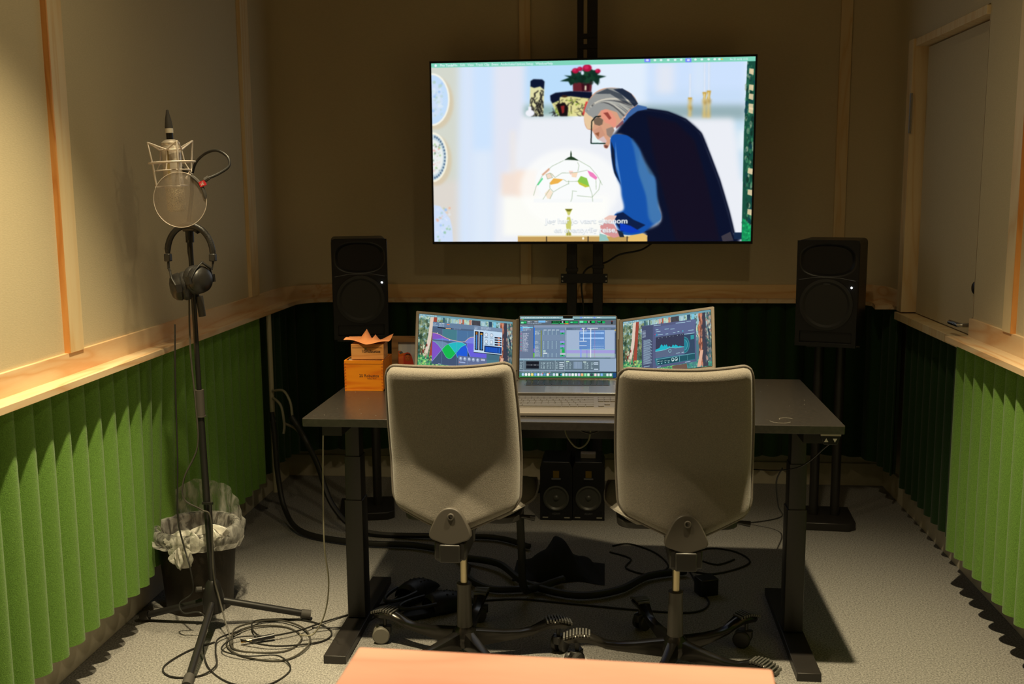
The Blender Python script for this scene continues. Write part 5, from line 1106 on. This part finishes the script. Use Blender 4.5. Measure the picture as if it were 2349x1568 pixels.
MB().lathe([(.001, .004), (.04, .003), (.0815, 0), (.083, -.001)], 48, Mp).build('mesh_disc', m_, pf, smooth=60)
MB().tube([(.083*math.cos(k*PI/30), 0, .083*math.sin(k*PI/30)) for k in range(60)], .0009, 6, closed=True).build('rim', M_wire, pf)
pts = [(.081*math.cos(math.radians(a)), -.003, .081*math.sin(math.radians(a))) for a in range(2, 66, 6)]
hd = MB().tube(pts, [.003]+[.0058]*(len(pts)-2)+[.003], 8).build('holder', M_rub, pf)
MT = frame((.076, -.010, .048), Vector((.8, 0, .3)).normalized(), Vector((-.3, 0, .8)).normalized(), Vector((0, -1, 0)))
lb = MB().prism(rrect(-.010, .010, -.008, .008, .001, 2), -.006, 0, MT).build('red_label', mat('label_red', srgb(200, 40, 50), .5), hd)
letter('sE', .011, hd, frame((.076, -.0108, .0475), Vector((.8, 0, .3)).normalized(), Vector((-.3, 0, .8)).normalized(), Vector((0, -1, 0))), M_white)
MB().tube([(.082, -.004, .058), (.094, -.002, .066)], .007, 8).build('gooseneck_clamp', M_rub, pf)
MB().tube(crom([(.092, 0, .064), (.118, .02, .078), (.142, .04, .100), (.134, .055, .128), (.096, .07, .148), (.052, .09, .141), (.012, .11, .115), (-.004, .116, .082)], 8), .0042, 10).build('gooseneck', M_stand, pf)

# ---------------------------------------------------------------- headphones
M_pad2 = mat('leatherette_black', (.018, .017, .016), .4, bump=.4, bscale=300)
hp = thing('headphones', 'black closed-back headphones hanging on the microphone stand', 'headphones', (-1.288, 3.115, 1.195))
band = [(.072*math.cos(math.radians(a))*1.0, .0, .045+.085*math.sin(math.radians(a))) for a in range(-8, 190, 9)]
MB().tube(band, [.007]+[.0095]*(len(band)-2)+[.007], 12).build('headband', M_pad2, hp, smooth=60)
for s in (-1, 1): MB().box(s*.072-.010, s*.072+.010, -.010, .010, .018, .042).build('band_end', M_stand, hp, bevel=.003)
for s, cx, cz, ry_ in ((-1, -.024, -.058, -1), (1, .022, -.038, 1)):
    # cup axis points sideways and a little to the camera
    ax = Vector((s*.86, -.42, s*.10 if s > 0 else -.12)).normalized(); sx_ = Vector((0, 0, 1)).cross(ax).normalized(); sy_ = ax.cross(sx_)
    Mc = frame((cx, -.01, cz), sx_, sy_, ax)
    cup = MB().lathe([(.001, .004), (.040, .004), (.044, .010), (.040, .026), (.030, .036), (.014, .040), (.001, .040)], 28, Mc).build('ear_cup', M_stand, hp, smooth=40)
    MB().lathe([(.020, -.020), (.036, -.022), (.045, -.014), (.0455, -.002), (.042, .005), (.020, .005)], 28, Mc).build('ear_pad', M_pad2, cup, smooth=60)
    MB().tube([Mc @ Vector((x_, y_, z_)) for x_, y_, z_ in ((-.047, -.005, .018), (-.030, .03, .030), (0, .052, .030), (.030, .03, .030), (.047, -.005, .018))], .0032, 8).build('yoke', M_stand, hp)
    MB().tube([(s*.072, 0, .02), (s*.070, -.004, -.005), tuple(Mc @ Vector((0, .052, .030)))], .004, 8).build('yoke_arm', M_stand, hp)
    for q0 in (-.052, .044): MB().box(q0, q0+.008, -.012, .012, .008, .024, Mc).build('pivot', M_stand, cup)

# ---------------------------------------------------------------- waste bin with plastic liner
bn = thing('waste_bin', 'black wire mesh waste bin against the left wall behind the microphone stand', 'bin', (-1.408, 3.335, 0))
M_binm = mat('bin_mesh_black', (.035, .027, .019), .4, .5, var=.3, vscale=700, bump=.8, bscale=700)
MB().lathe([(.001, .004), (.106, .004), (.110, .008), (.132, .290), (.134, .290), (.112, .002), (.001, .0)], 40).build('bucket', M_binm, bn, smooth=40)
MB().tube([(.133*math.cos(k*PI/24), .133*math.sin(k*PI/24), .290) for k in range(48)], .0035, 8, closed=True).build('rim', M_stand, bn)
m_, t, bs = _nt('clear_plastic_bag')
bs.inputs['Base Color'].default_value = (.88, .86, .80, 1); bs.inputs['Roughness'].default_value = .18; bs.inputs['Specular IOR Level'].default_value = .8
tr = t.nodes.new('ShaderNodeBsdfTransparent'); tl = t.nodes.new('ShaderNodeBsdfTranslucent'); tl.inputs[0].default_value = (.8, .78, .72, 1)
m1 = t.nodes.new('ShaderNodeMixShader'); m1.inputs[0].default_value = .4; t.links.new(bs.outputs[0], m1.inputs[1]); t.links.new(tl.outputs[0], m1.inputs[2])
m2 = t.nodes.new('ShaderNodeMixShader'); tcn = t.nodes.new('ShaderNodeTexCoord'); ns = t.nodes.new('ShaderNodeTexNoise'); ns.inputs['Scale'].default_value = 26; ns.inputs['Detail'].default_value = 4; ns.inputs['Distortion'].default_value = 1.5
mpn = t.nodes.new('ShaderNodeMapping'); mpn.inputs['Scale'].default_value = (1, 1, .35); t.links.new(tcn.outputs['Object'], mpn.inputs[0]); t.links.new(mpn.outputs[0], ns.inputs[0])
mr = t.nodes.new('ShaderNodeMapRange'); mr.inputs[1].default_value = .38; mr.inputs[2].default_value = .66; mr.inputs[3].default_value = .14; mr.inputs[4].default_value = .72
t.links.new(ns.outputs[0], mr.inputs[0]); t.links.new(mr.outputs[0], m2.inputs[0]); t.links.new(tr.outputs[0], m2.inputs[1]); t.links.new(m1.outputs[0], m2.inputs[2]); t.links.new(m2.outputs[0], t.nodes['Material Output'].inputs[0])
bp = t.nodes.new('ShaderNodeBump'); bp.inputs['Distance'].default_value = .01; bp.inputs['Strength'].default_value = .8; t.links.new(ns.outputs[0], bp.inputs['Height']); t.links.new(bp.outputs[0], bs.inputs['Normal'])
def bag(u, v):
    a = 2*PI*u; wob = .004*math.sin(17*a)+.003*math.sin(29*a+1)
    # v 0: inside bottom -> rim -> flared outside
    if v < .35: k = v/.35; r_ = .07+.056*k; z = .16+.132*k
    elif v < .45: k = (v-.35)/.10; r_ = .126+.013*k; z = .292+.004*k
    elif v < .72: k = (v-.45)/.27; r_ = .139+(.012+.5*wob)*math.sin(PI*k)+.004; z = .296-.070*k*(1+.35*math.sin(a+.6))
    else:
        k = (v-.72)/.28; back = max(0, math.sin(a-.15)); left = max(0, math.cos(a-PI-.1))**4
        r_ = .143+.018*k+wob+.030*left*k; z = .226+(.02+.16*back**1.2+.075*left)*k*(1)+.006*math.sin(7*a)*k-.070*.35*math.sin(a+.6)*(1-k)
    return (r_*math.cos(a), r_*math.sin(a), z)
MB().grid(bag, 160, 40, cu=True).build('liner_rim', m_, bn, smooth=60)
b = MB(); rg = random.Random(2)
def crump(cx, cy, cz, rx, ry, rz_, seed):
    q = random.Random(seed); ph = [q.uniform(0, 6) for _ in range(6)]
    def f(u, v):
        a = 2*PI*u; k = 1+.42*math.sin(5*a+ph[0]+5*v)*abs(math.sin(2*PI*v+ph[4]))+.26*math.sin(11*a+ph[1]+9*v)+.12*math.sin(19*a+ph[2])
        s_ = math.sin(PI*v)**.7
        return (cx+rx*s_*math.cos(a)*k, cy+ry*s_*math.sin(a)*k, cz-rz_*math.cos(PI*v)*(1+.35*math.sin(4*a+ph[3]))+.010*math.sin(7*a+ph[5])*s_)
    return f
M_kn = mat('bag_knot_white', (.72, .70, .64), .3, var=.1, vscale=60, bump=.8, bscale=80)
MB().grid(crump(.0, -.140, .222, .030, .018, .030, 1), 64, 18, cu=True).build('liner_knot', M_kn, bn, smooth=18)
MB().grid(crump(.078, -.09, .285, .045, .028, .026, 5), 64, 18, cu=True).build('liner_fold', M_kn, bn, smooth=18)
MB().grid(crump(.012, -.122, .268, .052, .014, .030, 8), 64, 18, cu=True).build('liner_gather', M_kn, bn, smooth=18)
lid = MB().lathe([(.001, 0), (.060, .0), (.066, .008), (.060, .010), (.001, .008)], 28).build('cardboard_lid', mat('cardboard_orange', srgb(200, 130, 60), .7), None)
lid.location = (-1.400, 3.335, .232); lid.rotation_euler = (.05, -.02, 0); tag(lid, 'round orange-brown carton lid lying inside the waste bin', 'waste')

# ---------------------------------------------------------------- cables
M_cab = mat('cable_black', (.02, .019, .017), .5); M_cabg = mat('cable_grey', (.07, .064, .052), .4); M_cabw = mat('cable_cream', (.26, .24, .17), .5)
def cable(pts, r, m, label, name='cable', group=None, n=8):
    o = MB().tube(crom(pts, n), r, 6).build(name, m, None, smooth=60); return tag(o, label, 'cable', group)
z0 = .0036
cable([(-1.31, 3.14, 1.10), (-1.306, 3.12, .93), (-1.298, 3.12, .75), (-1.30, 3.12, .62), (-1.345, 3.11, .52), (-1.35, 3.11, .45), (-1.30, 3.125, .41), (-1.270, 3.125, .38), (-1.268, 3.12, .20), (-1.25, 3.11, .12), (-1.20, 3.05, .03), (-1.15, 2.98, z0), (-1.0, 2.98, z0), (-.97, 3.08, z0), (-1.05, 3.16, z0), (-1.16, 3.14, z0+.004), (-1.20, 3.03, z0+.004), (-1.12, 2.94, z0), (-.98, 2.92, z0), (-.93, 3.02, z0+.006), (-.98, 3.14, z0+.006), (-1.1, 3.20, z0+.006), (-1.2, 3.12, z0+.01), (-1.17, 3.0, z0+.01)], .003, M_cabg, 'grey microphone cable running down the stand and coiling on the carpet at its foot', 'microphone_cable')
cable([(-1.335, 3.08, 1.02), (-1.345, 3.08, .80), (-1.35, 3.08, .60), (-1.36, 3.08, .40), (-1.345, 3.08, .30), (-1.32, 3.06, .235), (-1.325, 3.08, .15), (-1.37, 3.08, .11), (-1.35, 3.06, .085), (-1.30, 3.06, .09), (-1.27, 3.04, .07), (-1.24, 2.94, .02), (-1.18, 2.84, z0), (-1.08, 2.76, z0), (-.98, 2.76, z0), (-.94, 2.86, z0), (-1.0, 2.93, z0+.01), (-1.10, 2.92, z0+.01), (-1.19, 2.96, z0+.01), (-1.17, 3.04, z0+.014), (-1.06, 3.06, z0+.014)], .0026, M_cab, 'thin black headphone cable hanging left of the microphone stand', 'headphone_cable')
cable([(-1.24, 3.03, z0), (-1.30, 2.96, z0), (-1.33, 2.85, z0), (-1.28, 2.79, z0), (-1.20, 2.80, z0), (-1.17, 2.86, z0+.006), (-1.21, 2.96, z0+.006), (-1.23, 3.04, z0+.008), (-1.18, 3.10, z0+.01)], .0028, M_cab, 'loop of black cable left of the front leg of the microphone stand')
cable([(-1.15, 3.02, z0+.016), (-1.03, 3.0, z0+.008), (-.90, 3.06, z0), (-.89, 3.14, z0), (-.98, 3.21, z0), (-1.10, 3.22, z0), (-1.16, 3.16, z0+.012), (-1.10, 3.06, z0+.012), (-1.0, 3.10, z0+.012), (-.93, 3.20, z0+.004), (-.86, 3.28, z0), (-.78, 3.36, z0), (-.70, 3.42, z0)], .0028, M_cab, 'black cable leading from the coil on the carpet to the left desk leg')
b = MB().tube([(-1.12, 3.035, .012), (-1.055, 3.065, .016)], [.007, .008], 12); o = b.build('jack_sleeve', M_blk); 
pj = thing('jack_plug', 'gold-tipped jack plug lying in the cable coil', 'plug', (-1.12, 3.035, .012)); o.parent = pj; o.location = (1.12, -3.035, -.012)
MB().tube([(-.03, -.014, 0), (0, 0, 0)], .0045, 10).build('gold_tip', mat('gold', (.75, .52, .2), .25, 1), pj)
cable([(-.845, 2.975, .735), (-.856, 2.99, .55), (-.862, 3.0, .35), (-.858, 3.02, .22), (-.885, 3.06, .10), (-.93, 3.08, .02), (-.97, 3.06, z0+.02)], .0026, M_cabw, 'cream cable dropping from the left end of the desk to the cable coil')
cable([(-.76, 3.22, .02), (-.80, 3.20, z0), (-.86, 3.17, z0), (-.95, 3.13, z0+.014)], .0026, M_cab, 'short black cable between the left desk foot and the cable coil')
# cable loom in the left rear corner
for k, (pts, m, lab) in enumerate((
    ([(-1.455, 4.34, .56), (-1.40, 4.32, .565), (-1.365, 4.30, .52), (-1.355, 4.29, .46)], M_cabw, 'upper cream cable bending out of the wall pipe'),
    ([(-1.455, 4.34, .53), (-1.41, 4.31, .50), (-1.395, 4.30, .42), (-1.40, 4.30, .38)], M_cabw, 'lower cream cable bending out of the wall pipe'),
    ([(-1.40, 4.32, .42), (-1.35, 4.31, .40), (-1.31, 4.30, .36)], M_cabw, 'short cream cable crossing the black cable loom in the corner'),
    ([(-1.455, 4.32, .47), (-1.44, 4.30, .35), (-1.43, 4.29, .2), (-1.38, 4.22, .06), (-1.25, 4.05, .02), (-1.0, 3.95, .018), (-.75, 3.93, .018), (-.60, 3.85, .018), (-.52, 3.72, .018), (-.50, 3.60, .018), (-.40, 3.50, .018), (-.25, 3.52, .018)], M_cab, 'thick black cable loom running from the corner pipe across the floor'),
    ([(-1.36, 4.29, .46), (-1.31, 4.28, .38), (-1.24, 4.25, .26), (-1.15, 4.16, .10), (-1.0, 4.08, .02), (-.7, 4.05, .018), (-.45, 4.05, .018), (-.30, 3.95, .018)], M_cab, 'black cable slanting down from the corner pipe to the floor behind the left desk leg'))):
    cable(pts, .006 if m is M_cabw else .012, m, lab)
# hanging cables below the middle of the desk
cable([(-.13, 3.16, .735), (-.125, 3.15, .68), (-.10, 3.14, .640), (-.075, 3.14, .632), (-.05, 3.15, .66), (-.045, 3.16, .735)], .0028, M_cabw, 'pale cable loop hanging lowest below the middle of the desk')
cable([(-.12, 3.12, .72), (-.08, 3.12, .692), (-.045, 3.12, .682), (-.01, 3.12, .70), (.0, 3.12, .735)], .0028, M_cabg, 'grey cable loop hanging higher below the middle of the desk')
cable([(-.08, 3.10, .74), (-.078, 3.10, .728), (-.068, 3.10, .722)], .003, mat('cable_red', srgb(190, 20, 24), .5), 'red cable end under the front edge of the desk')
cable([(-.30, 3.2, .735), (-.2, 3.15, .722), (-.1, 3.12, .716), (0, 3.15, .735)], .0022, M_cab, 'thin black cable slung along the underside of the desk')
# sleeved loom dropping from the desk tray to the floor, and the trail to the right
cable([(-.30, 3.42, .60), (-.292, 3.40, .40), (-.285, 3.40, .2), (-.28, 3.42, .06), (-.25, 3.50, .024), (-.15, 3.60, .024)], .014, M_cab, 'thick black cable sleeve dropping from the desk between the two chairs', n=6)
cable([(-.55, 3.80, .02), (-.40, 3.72, .03), (-.28, 3.55, .022), (-.10, 3.46, .02), (.05, 3.52, .02), (.16, 3.66, .02), (.30, 3.72, .02)], .013, M_cab, 'thick black cable bundle curving over the carpet under the desk', n=6)
cable([(.02, 3.95, z0), (.10, 3.88, z0), (.08, 3.78, z0), (.16, 3.72, z0), (.24, 3.80, z0), (.20, 3.95, z0), (.10, 4.05, z0), (.03, 4.02, z0)], .0032, M_cab, 'thin black cable squiggle on the carpet beside the right floor monitor')
cable([(.28, 3.80, z0), (.40, 3.74, z0), (.55, 3.86, z0), (.52, 3.98, z0), (.42, 4.02, z0), (.34, 3.94, z0), (.42, 3.84, z0), (.50, 3.90, z0)], .0034, M_cab, 'black cable loop on the carpet behind the right chair')
cable([(.30, 3.90, z0), (.34, 3.60, z0), (.36, 3.46, z0), (.30, 3.38, z0), (.15, 3.38, z0), (-.10, 3.42, z0), (-.3, 3.45, z0), (-.45, 3.42, z0)], .0034, M_cab, 'long thin black cable across the shaded carpet under the desk')
cable([(.55, 3.20, .56), (.60, 3.6, .40), (.66, 3.9, .22), (.72, 4.2, .08), (.60, 4.35, z0), (.48, 4.4, z0)], .003, M_cab, 'black cable passing behind the right desk leg')

# black cloth bag, power strip and clogs under the desk
def bagf(u, v):
    a = (u-.5)*.34; y_ = (v-.5)*.22
    pk = .095*max(0, 1-abs(a+.02)/.09)+.045*max(0, 1-abs(a-.02)/.17)
    e = math.sin(PI*v)**.6*min(1, 6*min(u, 1-u))
    return (a, y_+.015*math.sin(11*u), max(.002, pk*e+.012*e*(1+math.sin(19*u+7*v))))
b = MB().grid(bagf, 45, 21); b.grid(lambda u, v: ((u-.5)*.34, (v-.5)*.22+.015*math.sin(11*u), .0015), 45, 21, flip=True)
o = b.build('cloth_bag', mat('black_cloth', (.008, .008, .009), .85, bump=.5, bscale=200), None, smooth=25); o.location = (-.17, 3.73, 0); tag(o, 'crumpled black cloth bag with a pointed top on the floor before the small monitors', 'bag')
M_clog = mat('clog_navy_black', (.010, .012, .018), .5)
def clog(label, x, y, rz):
    c = thing('clog', label, 'shoe', (x, y, 0), rz)
    def sole(t): return .036+.014*math.sin(PI*min(1, t*1.05))**.8*(1 if t > .5 else .8)
    def upper(u, v):
        t = u; a = PI*v; wd = sole(t)*(1 if 0 < t < 1 else .7); hgt = .062*math.sin(PI*min(1, (1-t)*.95+.05))**.5 if t > .40 else .040
        if t > .4: hgt = .055*(1-((t-.55)/.5)**2)
        return (wd*math.cos(a), (t-.5)*.28, .012+max(.01, hgt)*math.sin(a)**.8)
    MB().grid(lambda u, v: upper(.40+.60*u, v), 22, 17).build('toe_cap', M_clog, c, smooth=60)
    pts = []
    for k in range(24):
        a = PI+PI*k/23; pts.append((.042*math.cos(a), -.02+.115*math.sin(a), .045))
    MB().tube(pts, .007, 8).build('heel_rim', M_clog, c)
    pl_ = [(.046*math.cos(2*PI*k/28)*(1 if math.sin(2*PI*k/28) > 0 else .82), .142*math.sin(2*PI*k/28)) for k in range(28)]
    MB().prism(pl_, 0, .018).build('sole', M_clog, c, bevel=.003)
    for i in range(3):
        for j in range(3):
            t = .62+.08*i; vv = .35+.15*j; p = upper(t, vv)
            MB().ball((p[0], p[1], p[2]+.0002), .0045, 4, (1, 1, .4)).build('vent_hole', M_bez, c)
    return c
clog('dark clog with vent holes, the one farther right of the left desk foot', -.575, 3.33, math.radians(-52))
clog('dark clog right beside the left desk foot, left of the other clog', -.68, 3.42, math.radians(-25))
b = MB().prism(rrect(-.035, .035, -.03, .03, .006, 2), 0, .06); o = b.build('power_brick', M_blk, None, bevel=.003); o.location = (.36, 3.56, 0); o.rotation_euler = (0, 0, .4); tag(o, 'black power brick on the floor below the right part of the desk', 'power supply')
